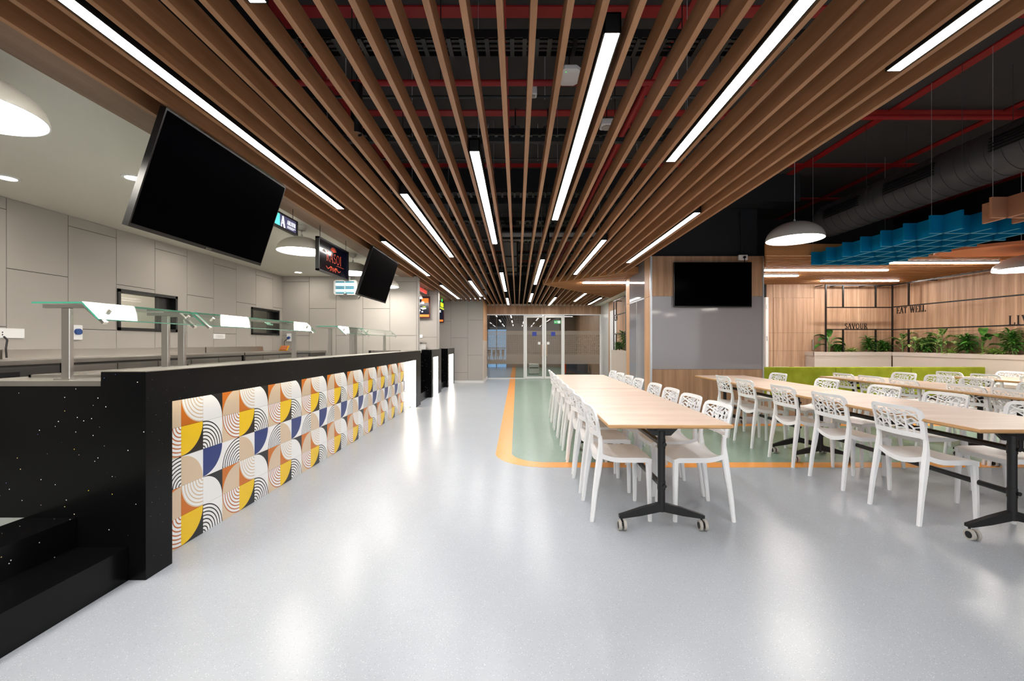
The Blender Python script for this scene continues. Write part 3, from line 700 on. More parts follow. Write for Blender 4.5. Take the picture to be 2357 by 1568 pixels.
def text_mb(txt, org, ux, uz, h, th, bold=1.0, squeeze=1.0, mi=0, mb=None):
    """capital letters as raised strokes; org = lower left, ux = reading direction, uz = up, th = depth along ux x uz"""
    mb = mb or MB(); ux, uz, org = Vector(ux), Vector(uz), Vector(org); nn = ux.cross(uz)*-1; cx = 0
    for ch in txt:
        wd, st = GL[ch]
        for pl, t0 in st:
            for (a, b), (c, d) in zip(pl, pl[1:]):
                p0 = org + ux*((cx+a)*h*squeeze) + uz*(b*h); p1 = org + ux*((cx+c)*h*squeeze) + uz*(d*h)
                if (p1-p0).length > 1e-6: mb.bar(p0+nn*th/2, p1+nn*th/2, t0*h*bold, th, up=tuple(nn))
        cx += wd+.1
    return mb, cx*h*squeeze

# ---------------------------------------------------------------- SERVING COUNTERS
T = .184
orange, beige, white, blk, yel, blu = (206,112,22), (216,192,162), (240,240,238), (16,16,17), (242,200,22), (28,52,120)
designs = {'A0': (orange, beige, (1,0), None), 'A1': (beige, white, (1,1), (186,106,58)), 'A2': (white, white, (1,0), blk),
           'B0': (orange, white, (1,1), beige), 'B1': (blk, yel, (0,1), None), 'B2': (white, beige, (0,0), None),
           'C0': (blk, white, (0,0), None), 'C1': (white, white, (0,0), blk), 'C2': (white, blu, (0,1), None)}
tile_me = {}
tb = MB().box(-.008, 0, .0008, T-.0008, .0008, T-.0008)
for nm, (bg, fg, (cs, ct), ring) in designs.items():
    m = mat('tile_print_'+nm, bg, .16, spec=.5); t = NT(m)
    tc = t.n('ShaderNodeTexCoord'); sp = t.n('ShaderNodeSeparateXYZ'); t.l(tc.outputs['Object'], sp.inputs[0])
    dy = t.math('SUBTRACT', t.math('DIVIDE', sp.outputs[1], T), float(cs)); dz = t.math('SUBTRACT', t.math('DIVIDE', sp.outputs[2], T), float(ct))
    d = t.math('SQRT', t.math('ADD', t.math('MULTIPLY', dy, dy), t.math('MULTIPLY', dz, dz)))
    ins = t.math('LESS_THAN', d, .985); fgc = sr(*fg)
    if ring:
        fr = t.math('FRACT', t.math('ADD', t.math('MULTIPLY', d, 8.0), .0)); ln = t.math('GREATER_THAN', fr, .66)
        fgc = t.mix(ln, sr(*fg), sr(*ring))
        ins = t.math('LESS_THAN', d, .999)
    t.l(t.mix(ins, sr(*bg), fgc), t.b.inputs['Base Color'])
    tile_me[nm] = tb.mesh('tile', [m])
rowk = ['1', '0', '2', '1', '0']     # from the floor up
def tiles(parent, y0, n, xf, first, ylim=1e9):
    base = wloc(parent)
    for c in range(n):
        colk = 'ABC'[(first+c) % 3]
        for r in range(5):
            o = bpy.data.objects.new('tile', tile_me[colk+rowk[r]]); C.objects.link(o); o.parent = parent
            o.location = (xf-base[0], y0+c*T-base[1], r*T-base[2])
def counter(lab, ya, yb, ybt, first, n, pil_n=.173, pil_f=.37, near=True):
    t_ = thing('serving_counter', lab, 'counter', (-2.4, (ya+yb)/2, 0), 'black granite serving counters')
    fx, tx = -1.956, -2.066
    body = MB().box(-2.90, tx-.012, ya+.02, yb, 0, 1.0)
    body.box(-2.193, fx, ya, yb, .920, 1.097)            # front beam
    body.box(tx-.012, fx, ya, ya+pil_n, 0, .920)         # near pier
    body.box(tx-.012, fx, yb-pil_f, yb, 0, .920)         # far pier
    body.box(-2.93, -2.193, ya, ya+.02, 0, 1.023); body.box(-2.193, tx-.012, ya, ya+.02, 0, .920)
    body.build('granite_body', M_granite, t_)
    MB().box(-2.93, -2.193, ya-.002, yb, 1.023, 1.05).box(-2.193, -1.962, ya+.004, yb, 1.097, 1.101).build('steel_top', M_steel, t_)
    for k in range(int((yb-ya-.5)/1.2)):
        y = ya+.25+k*1.2
        MB().box(-2.86, -2.26, y, y+.015, 1.05, 1.064).box(-2.86, -2.26, y+1.05, y+1.065, 1.05, 1.064).box(-2.86, -2.845, y, y+1.065, 1.05, 1.064).box(-2.275, -2.26, y, y+1.065, 1.05, 1.064).build('well_rim', M_steel, t_)
    tiles(t_, ybt, n, tx, first)
    B(tx+.004, fx-.012, yb-pil_f-.012, yb-pil_f-.001, .01, .918).build('led_strip', M_strip, t_)
    B(tx+.04, tx+.06, ya+pil_n+.02, yb-pil_f-.02, .912, .919).build('led_strip', M_strip2, t_)
    return t_
counter('long black granite serving counter with colourful arc tiles', 2.255, 8.70, 2.449, 0, 32)
counter('second black granite counter farther along the aisle', 9.82, 11.05, 9.995, 2, 5)
counter('farthest black granite counter against the pale end wall', 12.10, 13.38, 12.275, 0, 5, .17, .17)
def steps(lab, ya, yb):
    t_ = thing('counter_steps', lab, 'steps', (-2.3, (ya+yb)/2, 0))
    MB().box(-2.6, -2.046, ya, yb, 0, .176).build('lower_step', M_granite, t_)
    MB().box(-2.59, -2.317, ya, yb, .176, .332).build('upper_step', M_granite, t_)
steps('two black granite steps beside the near end of the counter', -3.5, 2.252)
steps('black granite steps in the gap after the long counter', 8.71, 9.81)
steps('black granite steps in the gap before the farthest counter', 11.06, 12.09)

# sneeze guards
def sneeze(lab, ya, ym0, ym1, yb):
    t_ = thing('sneeze_guard', lab, 'sneeze guard', (-2.45, ya, 1.05))
    py = [ya, ym0-.12, ym1-.02, yb-.11]
    for y in py:
        MB().cbox(-2.50, -2.453, y, y+.026, 1.05, 1.443, .003).box(-2.52, -2.433, y-.02, y+.046, 1.05, 1.056).build('post', M_steel, t_)
        MB().box(-2.60, -2.37, y, y+.026, 1.443, 1.463).bar((-2.376, y+.013, 1.455), (-2.268, y+.013, 1.36), .024, .016).build('bracket', M_steel, t_)
    for a, b in ((ya, ym0), (ym1, yb)):
        def slab(pts, th):
            m_ = MB(); n_ = len(pts)
            m_.add(pts + [(p[0]+th[0], p[1]+th[1], p[2]+th[2]) for p in pts], [(0,1,2,3)], 0); m_.add([], [], 0)
            v0 = 0
            m_.f += [(4,7,6,5)]; m_.m += [0]
            m_.f += [(0,4,5,1),(1,5,6,2),(2,6,7,3),(3,7,4,0)]; m_.m += [1]*4
            return m_
        slab([(-2.66, b, 1.468), (-2.386, b, 1.468), (-2.386, a, 1.468), (-2.66, a, 1.468)], (0,0,.009)).build('top_glass', [G_sneeze, M_gedge], t_)
        slab([(-2.384, a, 1.479), (-2.276, a-.015 if a == ya else a, 1.3815), (-2.276, b, 1.3815), (-2.384, b, 1.479)], (-.006,0,-.006)).build('front_glass', [G_sneeze, M_gedge], t_)
        for y in (a+.10, b-.10):
            MB().cyl((-2.336, y, 1.426), (-2.318, y, 1.442), .010, n=14).build('knob', M_steel, t_, 40)
    return t_
sg = sneeze('stainless sneeze guard with angled glass on the near half of the long counter', 2.345, 3.125, 3.17, 4.85)
sneeze('farther stainless sneeze guard with angled glass on the long counter', 5.66, 6.50, 6.56, 8.10)
d1 = Vector((.108, 0, -.0975)).normalized()
GL['VE'] = None
mb_, _ = text_mb('VEG', (-2.325+.003, 3.98, 1.415+.006), (0,1,0), tuple(-d1*1.0), .038, .002, 1.2, 1.1)
mb_.build('etched_letters', M_veg, sg)

# ---------------------------------------------------------------- televisions and hanging signs
def tv_tilt(y0, L, lab, bracket):
    xt, zt, xb, zb = -1.90, 2.53, -2.11, 1.885
    c = Vector(((xt+xb)/2, y0+L/2, (zt+zb)/2)); up = Vector((xt-xb, 0, zt-zb)).normalized(); nrm = Vector((up.z, 0, -up.x)); hh = Vector((xt-xb, 0, zt-zb)).length/2
    t_ = thing('television', lab, 'television', tuple(c))
    def q(mb, a0, a1, b0, b1, n0, n1, mi=0):
        P = lambda a, b, n: tuple(c + Vector((0,1,0))*a + up*b + nrm*n)
        v = [P(a0,b0,n0),P(a1,b0,n0),P(a1,b1,n0),P(a0,b1,n0),P(a0,b0,n1),P(a1,b0,n1),P(a1,b1,n1),P(a0,b1,n1)]
        return mb.add(v, [(0,3,2,1),(4,5,6,7),(0,1,5,4),(1,2,6,5),(2,3,7,6),(3,0,4,7)], mi)
    q(q(MB(), -L/2, L/2, -hh, hh, -.035, .0), -L*.35, L*.35, -hh*.7, hh*.5, -.06, -.035).build('case', M_bezel, t_)
    q(MB(), -L/2+.012, L/2-.012, -hh+.022, hh-.012, 0, .003).build('screen', M_screen, t_)
    q(MB(), -.025, .025, -hh+.004, -hh+.014, 0, .004).build('maker_badge', M_steel_dark, t_)
    q(q(MB(), -.25, -.21, -.2, .36, -.075, -.06), .21, .25, -.2, .36, -.075, -.06).build('bracket', M_black, t_)
    xx = c.x-.06
    MB().cyl((xx-.02, c.y, c.z+.1), (xx-.02, c.y, 2.9), .02, n=10).bar((xx-.02, c.y-.25, c.z+.12), (xx-.02, c.y+.25, c.z+.12), .04, .04).build('ceiling_pole', M_black, t_)
tv_tilt(2.32, 1.20, 'largest black television tilted down over the near end of counter', 0)
tv_tilt(5.66, 1.20, 'tilted black television over the far half of the counter', 0)
# navy sign
t_ = thing('hanging_sign', 'navy framed sign reading RASOI in orange letters, hanging over the counter', 'sign', (-2.2, 5.14, 2.05))
ya, yb, za, zb = 4.72, 5.56, 2.057, 2.432
MB().box(-2.225, -2.185, ya, yb, za, za+.018).box(-2.225, -2.185, ya, yb, zb-.018, zb).box(-2.225, -2.185, ya, ya+.018, za, zb).box(-2.225, -2.185, yb-.018, yb, za, zb).build('frame', M_bezel, t_)
B(-2.215, -2.195, ya+.01, yb-.01, za+.01, zb-.01).build('face', M_signface, t_)
mb_, wd = text_mb('RASOI', (-2.1945, ya+.21, 2.205), (0,1,0), (0,0,1), .115, .002, .75, .95)
mb_.build('lettering', M_text_orange, t_)
mb_ = MB()
for k in range(9):
    a = math.radians(20+k*17.5); mb_.bar((-2.194, 5.12, 2.335), (-2.194, 5.12-.085*math.cos(a), 2.335+.055*math.sin(a)), .006, .002, up=(1,0,0))
for s in (-1, 1):
    pl = [(5.12+s*(.03+.028*i), 2.135+.018*math.sin(i*1.1)) for i in range(7)]
    for (a, b), (c_, d_) in zip(pl, pl[1:]): mb_.bar((-2.194, a, b), (-2.194, c_, d_), .012-.001*pl.index((a, b)), .002, up=(1,0,0))
for s in range(5): mb_.bar((-2.194, 5.03+.035*s, 2.10+.01*(s % 2)), (-2.194, 5.055+.035*s, 2.15-.01*(s % 2)), .010, .002, up=(1,0,0))
mb_.bar((-2.194, 5.2, 2.188), (-2.194, 5.42, 2.188), .004, .002, up=(1,0,0))
mb_.build('ornament', M_text_orange, t_)
MB().cyl((-2.2, 4.78, 2.43), (-2.2, 4.78, 2.565), .003, n=6).cyl((-2.2, 5.5, 2.43), (-2.2, 5.5, 2.565), .003, n=6).build('wire', M_black, t_)
# small lit sign
t_ = thing('hanging_sign', 'small lit sign with white letter A, half hidden behind the largest television', 'sign', (-2.2, 3.86, 2.32))
ya, yb, za, zb = 3.45, 4.27, 2.32, 2.462
MB().box(-2.225, -2.185, ya, yb, za, za+.014).box(-2.225, -2.185, ya, yb, zb-.014, zb).box(-2.225, -2.185, ya, ya+.014, za, zb).box(-2.225, -2.185, yb-.02, yb, za, zb).build('frame', M_bezel, t_)
B(-2.215, -2.195, 3.92, yb-.015, za+.01, zb-.01).build('face', M_purpleglow, t_)
B(-2.215, -2.194, ya+.01, 3.96, za+.01, zb-.01).build('teal_face', M_tealglow, t_)
mb_, _ = text_mb('A', (-2.193, 3.975, za+.02), (0,1,0), (0,0,1), .1, .002, 1.7, .9)
mb_, _ = text_mb('ARJUN', (-2.193, 4.085, za+.065), (0,1,0), (0,0,1), .04, .002, 1.1, .95, mb=mb_)
mb_.box(-2.193, -2.191, 4.085, 4.235, za+.045, za+.05).box(-2.193, -2.191, 4.085, 4.20, za+.032, za+.037)
mb_.build('lettering', M_text_white, t_)
MB().cyl((-2.2, 3.6, 2.46), (-2.2, 3.6, 2.565), .003, n=6).cyl((-2.2, 4.2, 2.46), (-2.2, 4.2, 2.565), .003, n=6).build('wire', M_black, t_)
# wall television on the pillar
t_ = thing('television', 'black television mounted flat on the wood and glass pillar', 'television', (3.3, 7.2, 1.86))
MB().cbox(2.646, 3.962, 7.215, 7.25, 1.856, 2.617, .004).box(2.9, 3.7, 7.25, 7.28, 2.0, 2.45).build('case', M_bezel, t_)
B(2.658, 3.95, 7.211, 7.215, 1.876, 2.605).build('screen', M_screen, t_); B(3.28, 3.32, 7.205, 7.215, 1.848, 1.858).build('sensor', M_steel_dark, t_)
t_ = thing('power_socket', 'white power socket with black plug at the top edge of the pillar', 'socket', (3.83, 7.26, 2.66))
MB().cbox(3.755, 3.905, 7.235, 7.28, 2.655, 2.745, .006).build('box', M_plastic, t_)
MB().cyl((3.84, 7.235, 2.70), (3.84, 7.21, 2.70), .022, n=14).box(3.835, 3.845, 7.215, 7.225, 2.617, 2.69).build('plug', M_black, t_)
MB().cyl((3.81, 7.26, 2.745), (3.81, 7.30, 3.5), .007, n=6).build('cable', M_black, t_)
# insect killer
t_ = thing('insect_killer', 'white insect killer with glowing blue tubes on the kitchen partition', 'insect killer', (-3.36, 8.44, 2.18))
MB().loft([[(x, yy_, z) for x, z in ((-3.57,2.2),(-3.17,2.2),(-3.14,2.23),(-3.14,2.46),(-3.17,2.49),(-3.57,2.49),(-3.60,2.46),(-3.60,2.23))] for yy_ in (8.49, 8.40)]).build('case', M_plastic, t_)
m1, m2 = MB(), MB()
for c_ in (0, 1):
    x0 = -3.555+c_*.19
    for z in (2.235, 2.325, 2.355, 2.45): m2.box(x0, x0+.165, 8.392, 8.40, z-.009, z+.009)
    for z in (2.28, 2.402): MB().cyl((x0, 8.392, z), (x0+.165, 8.392, z), .017, n=8).build('tube', M_flyglow, t_)
m2.build('grille', M_flyblue, t_)
B(-3.40, -3.34, 8.395, 8.40, 2.205, 2.217).build('switch', M_black, t_)
MB().tube([(-3.14, 8.47, 2.42), (-3.09, 8.48, 2.36), (-3.09, 8.48, 2.2), (-3.15, 8.48, 2.12)], .006).build('cable', M_black, t_)
B(-3.36, -3.30, 8.46, 8.49, 2.50, 2.56).build('hook', M_plastic, t_)
# menu screens in the far bays
def menu(lab, x0, x1, y, z0, z1, seed):
    random.seed(seed); t_ = thing('menu_screen', lab, 'screen', ((x0+x1)/2, y, z0))
    MB().box(x0, x1, y, y+.05, z0, z1).build('frame', M_redframe, t_)
    B(x0+.02, x1-.02, y-.004, y, z0+.02, z1-.02).build('face', M_menu_dark, t_)
    a, b, c_ = MB(), MB(), MB()
    a.box(x0+.02, x1-.02, y-.008, y-.004, z0+.03, z0+.09); a.box(x1-.2, x1-.03, y-.008, y-.004, z1-.16, z1-.05)
    for k in range(26):
        x = x0+.05+random.random()*(x1-x0-.18); z = z0+.12+random.random()*(z1-z0-.3); b.box(x, x+.03+.05*random.random(), y-.008, y-.004, z, z+.02+.04*random.random())
    for k in range(5):
        x = x0+.06+random.random()*(x1-x0-.2); z = z0+.15+random.random()*(z1-z0-.3); c_.box(x, x+.05, y-.009, y-.004, z, z+.012)
    a.build('banner', M_menu_orange, t_); b.build('menu_blocks', M_menu_white, t_); c_.build('menu_lines', M_menu_yellow, t_)
    MB().cyl((x1-.1, y+.02, z1), (x1-.1, y+.02, 2.58), .004, n=5).cyl((x1-.03, y+.02, z1), (x1-.03, y+.02, 2.58), .004, n=5).build('wire', M_black, t_)
menu('lit menu screen in a dark red frame in the second kitchen bay', -2.95, -2.16, 10.60, 1.87, 2.41, 3)
menu('lit menu screen in a dark red frame in the farthest kitchen bay', -3.05, -2.28, 13.32, 1.89, 2.56, 5)
t_ = thing('neon_sign', 'small yellow and green lit hanging sign in the farthest kitchen bay', 'sign', (-2.19, 12.3, 2.2))
MB().box(-2.20, -2.18, 12.1, 12.75, 2.21, 2.46).build('face', M_menu_dark, t_)
MB().box(-2.18, -2.175, 12.12, 12.73, 2.24, 2.27).box(-2.18, -2.175, 12.2, 12.4, 2.3, 2.42).box(-2.18, -2.175, 12.45, 12.65, 2.3, 2.42).build('yellow_blocks', M_menu_yellow, t_)
MB().box(-2.18, -2.175, 12.35, 12.5, 2.46, 2.53).build('green_mark', M_menu_green, t_)
MB().cyl((-2.19, 12.4, 2.46), (-2.19, 12.4, 2.57), .004, n=5).build('wire', M_black, t_)
t_ = thing('red_sign_board', 'red lit sign board under the soffit of the second kitchen bay', 'sign', (-2.2, 9.5, 2.42)); B(-2.22, -2.19, 8.85, 10.4, 2.44, 2.52).build('face', M_redglow, t_)
MB().cyl((-2.2, 9.0, 2.52), (-2.2, 9.0, 2.57), .004, n=5).cyl((-2.2, 10.2, 2.52), (-2.2, 10.2, 2.57), .004, n=5).build('wire', M_black, t_)

# ---------------------------------------------------------------- hatches in the kitchen wall
for i, (ya, yb, za, zb) in enumerate(hatches):
    wn = sroot('window_%d' % (3+i), (KX, (ya+yb)/2, za))
    m_ = MB(); f = .035
    m_.box(KX-.14, KX+.015, ya, yb, za, za+f).box(KX-.14, KX+.015, ya, yb, zb-f, zb).box(KX-.14, KX+.015, ya, ya+f, za, zb).box(KX-.14, KX+.015, yb-f, yb, za, zb)
    m_.build('window_frame', M_black, wn)
    B(KX-.10, KX-.06, yb-.24, yb-f, za+f, zb-f).build('shutter_panel', M_black, wn)
    MB().add([(KX-.05, ya+f, za+f), (KX-.05, yb-.24, za+f), (KX-.05, yb-.24, zb-f), (KX-.05, ya+f, zb-f)], [(0,1,2,3)]).build('pane', G_hatch, wn)
    for y in (ya+.28, ya+.46): B(KX-.8, KX-.76, y, y+.03, 1.2, 1.95).build('rack_post', M_steel, wn)
for y in (4.5, 6.8, 9): # lights of the back kitchen
    t_ = thing('back_kitchen_light', 'ceiling light of the room behind the wall hatches', 'light', (-5.7, y, 2.56), 'back kitchen lights'); B(-5.95, -5.45, y-.25, y+.25, 2.56, 2.58).build('panel', mat('bk_glow', (255,255,255), .5, emit=(255,244,228), es=9.0), t_)

# ---------------------------------------------------------------- kitchen benches along the wall
def bench(lab, ya, yb, x1, doors, z=1.106, kind='steel'):
    t_ = thing('kitchen_bench', lab, 'bench', (-4.35, (ya+yb)/2, .33))
    MB().box(KX, x1, ya, yb, z-.035, z).build('worktop', M_steel, t_)
    MB().box(KX+.001, KX+.03, ya, yb, z, z+.085).build('splashback', M_steel, t_)
    MB().box(KX+.03, x1-.03, ya+.01, yb-.01, .42, z-.035).build('cabinet_body', M_steel_dark, t_)
    n_ = max(1, round((yb-ya)/.52))
    for k in range(n_):
        a = ya+.02+k*(yb-ya-.04)/n_; b = a+(yb-ya-.04)/n_-.012
        d_ = MB().box(x1-.03, x1-.015, a, b, .5, z-.06).build('door', M_steel_dark if doors else M_steel, t_)
        if doors: B(x1-.015, x1-.006, a+.06, a+.2, z-.14, z-.09).build('handle', M_black, d_)
    for y in (ya+.06, yb-.06):
        for x in (KX+.08, x1-.08): MB().cyl((x, y, .33), (x, y, .42), .02, n=10).build('leg', M_steel, t_)
bench('undercounter fridge bench with dark doors at the near end of kitchen wall', 1.2, 3.83, -4.05, True)
bench('long stainless worktable with splashback under the first wall hatch', 3.85, 6.35, -4.05, False)
bench('stainless worktable between the two wall hatches', 6.38, 7.80, -4.05, False)
t_ = thing('undercounter_fridge', 'stainless undercounter fridge with small doors against the kitchen partition', 'fridge', (-4.2, 8.15, .33))
MB().box(-4.65, -3.80, 7.86, 8.48, .42, 1.07).build('body', M_steel_dark, t_); MB().box(-4.65, -3.78, 7.84, 8.485, 1.07, 1.106).build('worktop', M_steel, t_)
for a, b in ((-4.60, -4.22), (-4.20, -3.83)):
    d_ = B(a, b, 7.842, 7.86, .46, 1.055).build('door', M_steel, t_); B(b-.12, b-.05, 7.835, 7.842, .95, 1.0).build('handle', M_black, d_)
for x in (-4.6, -3.85):
    for y in (7.92, 8.42): MB().cyl((x, y, .33), (x, y, .42), .02, n=10).build('foot', M_black, t_)
t_ = thing('framed_picture', 'small yellow framed picture leaning on the fridge top in the corner', 'picture', (-4.42, 8.2, 1.106))
MB().bar((-4.44, 8.12, 1.108), (-4.44, 8.20, 1.20), .16, .012, up=(0,1,0)).build('frame', M_yellow, t_)
MB().bar((-4.44, 8.110, 1.122), (-4.44, 8.178, 1.20), .12, .006, up=(0,1,0)).build('print', mat('print_warm', (190,110,70), .6), t_)
t_ = thing('small_jar', 'tiny red jar beside the yellow framed picture', 'jar', (-4.25, 8.1, 1.106))
MB().lathe([(0,0),(.02,0),(.022,.03),(.015,.04),(0,.04)], (-4.25, 8.1, 1.106), 12).build('body', mat('jar_red', (190,40,36), .4), t_, 40); MB().cyl((-4.25, 8.1, 1.146), (-4.25, 8.1, 1.153), .014, n=10).build('lid', M_white, t_)
# sockets
t_ = thing('switch_plate', 'wide white switch and socket plate at the left end of kitchen wall', 'switch', (KX, 3.9, 1.29)); MB().cbox(KX, KX+.014, 3.70, 4.04, 1.295, 1.385, .003).build('plate', M_plastic, t_)
m_ = MB()
for k in range(3):
    for dz in (0, .022): m_.box(KX+.014, KX+.0155, 3.74+k*.06, 3.748+k*.06, 1.32+dz, 1.332+dz)
m_.build('pin_hole', M_black, t_)
MB().tube([(KX+.03, 3.86, 1.31), (KX+.05, 3.87, 1.28), (KX+.05, 3.86, 1.2), (KX+.08, 3.84, 1.12)], .007).build('cable', M_black, t_)
t_ = thing('industrial_socket', 'white industrial socket box with blue round cap beside first sneeze guard post', 'socket', (KX, 4.53, 1.28)); MB().cbox(KX, KX+.03, 4.47, 4.565, 1.284, 1.44, .004).build('box', M_plastic, t_)
MB().cyl((KX+.03, 4.505, 1.37), (KX+.055, 4.505, 1.37), .032, n=18).build('blue_cap', M_socketblue, t_, 40); B(KX+.03, KX+.034, 4.54, 4.558, 1.35, 1.385).build('rocker_switch', M_steel_dark, t_)
t_ = thing('switch_plate', 'small white switch plate between the two wall hatches', 'switch', (KX, 6.68, 1.31)); MB().cbox(KX, KX+.012, 6.56, 6.82, 1.315, 1.395, .003).build('plate', M_plastic, t_)
m_ = MB()
for k in range(4): m_.cbox(KX+.012, KX+.016, 6.61+k*.043, 6.645+k*.043, 1.335, 1.375, .001)
m_.build('rocker_switch', M_white, t_)
t_ = thing('industrial_socket', 'white socket box with blue plug on the far kitchen partition', 'socket', (-4.51, 8.49, 1.28)); MB().cbox(-4.56, -4.46, 8.47, 8.495, 1.284, 1.44, .004).build('box', M_plastic, t_)
MB().cyl((-4.51, 8.47, 1.36), (-4.51, 8.43, 1.35), .026, n=16).build('blue_plug', M_socketblue, t_, 40); MB().tube([(-4.52, 8.43, 1.34), (-4.57, 8.40, 1.28), (-4.55, 8.38, 1.18), (-4.52, 8.38, 1.11)], .006).build('cable', M_black, t_)
t_ = thing('switch_plate', 'white switch plate seen in the second kitchen bay', 'switch', (-2.35, 10.69, 1.4)); MB().cbox(-2.55, -2.36, 10.68, 10.70, 1.38, 1.46, .003).build('plate', M_plastic, t_); B(-2.5, -2.46, 10.676, 10.68, 1.40, 1.44).build('rocker_switch', M_white, t_)
t_ = thing('food_warmer', 'open steel food warmer box standing on the second serving counter', 'warmer', (-2.5, 10.4, 1.05)); MB().cbox(-2.75, -2.26, 10.15, 10.6, 1.05, 1.235, .006).build('body', M_white, t_); MB().box(-2.77, -2.24, 10.13, 10.62, 1.235, 1.262).build('rim', M_steel, t_)

# ---------------------------------------------------------------- CHAIRS
def xb(z):
    pts = [(.40, -.168), (.50, -.160), (.60, -.166), (.70, -.182), (.80, -.208), (.82, -.214)]
    for (a, b), (c_, d_) in zip(pts, pts[1:]):
        if z <= c_: return b+(d_-b)*(z-a)/(c_-a)
    return pts[-1][1]
def bx_(y, z): return xb(z) - .032*(1-(y/.2)**2)
def ribbon(mb, pl, wd, th):
    n_ = len(pl); off = []
    for i in range(n_):
        a = Vector(pl[max(i-1, 0)]); b = Vector(pl[min(i+1, n_-1)]); d_ = (b-a).normalized(); off.append(Vector((-d_.y, d_.x)))
    rings = []
    for (y, z), o_ in zip(pl, off):
        r = []
        for s, t0 in ((-1,-.5),(1,-.5),(1,.5),(-1,.5)):
            yy_, zz_ = y+o_.x*s*wd/2, z+o_.y*s*wd/2
            r.append((bx_(yy_, zz_)+t0*th, yy_, zz_))
        rings.append(r)
    mb.loft(rings)
segs = [[(.76,.05),(.755,.5),(.76,1)], [(.54,.18),(.55,.6),(.55,1)], [(.37,.12),(.38,.55),(.385,1)], [(.2,.05),(.2,.5),(.21,1)],
 [(.8,0),(.92,.14),(1,.35)], [(1,.06),(.92,.14),(.76,.22)], [(.77,.44),(.88,.31),(.97,.48),(1,.5)], [(.78,.62),(1,.44)], [(.8,.62),(.88,.78),(1,.71)], [(.88,.78),(.895,1)],
 [(.5,0),(.6,.2),(.76,.08)], [(.585,0),(.665,.15)], [(.66,0),(.685,.13)], [(.545,.34),(.75,.22)], [(.66,.28),(.67,.42)], [(.55,.53),(.67,.42),(.76,.55)], [(.55,.53),(.755,.80)], [(.56,.74),(.655,.67)], [(.56,.86),(.755,.81)],
 [(.42,0),(.54,.22)], [(.37,.3),(.47,.19)], [(.375,.35),(.545,.28)], [(.38,.4),(.55,.75)], [(.385,.86),(.55,.78)], [(.29,0),(.38,.22)],
 [(.2,.3),(.375,.33)], [(.2,.52),(.38,.53)], [(.24,.53),(.385,.85)], [(.205,.8),(.32,.72)], [(.2,.14),(.29,.05)],
 [(0,.1),(.2,.36)], [(0,.36),(.2,.62)], [(.1,.24),(.2,.12)], [(0,.7),(.2,.45)], [(0,.66),(.2,.9)], [(.08,.78),(.08,1)], [(.07,0),(.1,.22)]]
def make_chair():
    root = thing('dining_chair', '', 'chair')
    bk = MB()
    P = lambda s, t_: (.172-.344*s, .772-.150*t_)
    outline = [(-.186, .585), (-.190, .68), (-.191, .755), (-.184, .778), (-.165, .790), (-.12, .7925)] + [(y*.04, .7925) for y in range(-2, 3)] + [(.12, .7925), (.165, .790), (.184, .778), (.191, .755), (.190, .68), (.186, .585)]
    ribbon(bk, outline, .027, .017)
    ribbon(bk, [(-.185+.37*i/8, .607) for i in range(9)], .036, .015)
    for sg_ in segs:
        pl = [P(*sg_[0])]
        for a, b in zip(sg_, sg_[1:]): pl.append(P((a[0]+b[0])/2, (a[1]+b[1])/2)); pl.append(P(*b))
        ribbon(bk, pl, .0072 if len(sg_) > 2 and abs(sg_[0][0]-sg_[2][0]) > .02 or len(sg_) == 2 else .0105, .010)
    bk.build('backrest', M_plastic, root, 35)
    # seat: a dished slab with a deeper apron
    NX, NY = 10, 10; top, bot = [], []
    for i in range(NX+1):
        u = i/NX
        for j in range(NY+1):
            y = -.205+.41*j/NY; q_ = 1-(y/.205)**2
            xr = -.166-.012*q_; xf = .206-.010*(1-q_)
            x = xr+(xf-xr)*u
            back = max(0, (-.02-x)/.16)
            z = .447-.006*q_ + .042*back**2*(1-q_) - .016*back*q_
            if i == NX: z -= .010
            top.append((x, y, z)); bot.append((x, y, z-(.034 if (j in (0, NY) or i in (0, NX)) else .016)))
    fs = []; W = NY+1; O = len(top)
    for i in range(NX):
        for j in range(NY):
            a = i*W+j; fs.append((a, a+W, a+W+1, a+1)); fs.append((O+a, O+a+1, O+a+W+1, O+a+W))
    for i in range(NX):
        a = i*W; fs.append((a, O+a, O+a+W, a+W)); a = i*W+NY; fs.append((a, a+W, O+a+W, O+a))
    for j in range(NY):
        fs.append((j, j+1, O+j+1, O+j)); a = NX*W+j; fs.append((a, O+a, O+a+1, a+1))
    MB().add(top+bot, fs).build('seat', M_plastic, root, 40)
    for s in (-1, 1):
        MB().loft([rr(.186, s*.194, 0, .026, .026, .006), rr(.184, s*.191, .2, .032, .032, .008), rr(.181, s*.184, .38, .040, .038, .009), rr(.178, s*.181, .430, .044, .040, .01)]).build('leg', M_plastic, root, 40)
        MB().loft([rr(-.222, s*.200, 0, .028, .026, .006), rr(-.200, s*.196, .2, .036, .030, .008), rr(-.176, s*.190, .36, .046, .034, .009), rr(-.163, s*.188, .46, .046, .034, .009), rr(-.158, s*.187, .53, .034, .030, .008), rr(-.162, s*.186, .60, .024, .028, .006)]).build('leg', M_plastic, root, 40)
    return root
chair0 = make_chair(); finish(chair0); used = [False]
ords = ['nearest', 'second', 'third', 'fourth', 'fifth', 'sixth', 'seventh', 'farthest']
def chair(x, y, rot, lab, gr):
    o = chair0 if not used[0] else copy_tree(chair0); used[0] = True
    o.location = (x, y, 0); o.rotation_euler = (0, 0, rot+random.uniform(-.02, .02)); o['label'] = lab; o['group'] = gr
def chair_row(xc, slope, ylist, rot, side, tname, gr):
    for i, y in enumerate(ylist):
        od = ords[i] if i < len(ylist)-1 else 'farthest'
        chair(xc+slope*(y-3.2), y, rot, 'white lattice-back plastic chair, %s on the %s of the %s' % (od, side, tname), gr)
random.seed(11)
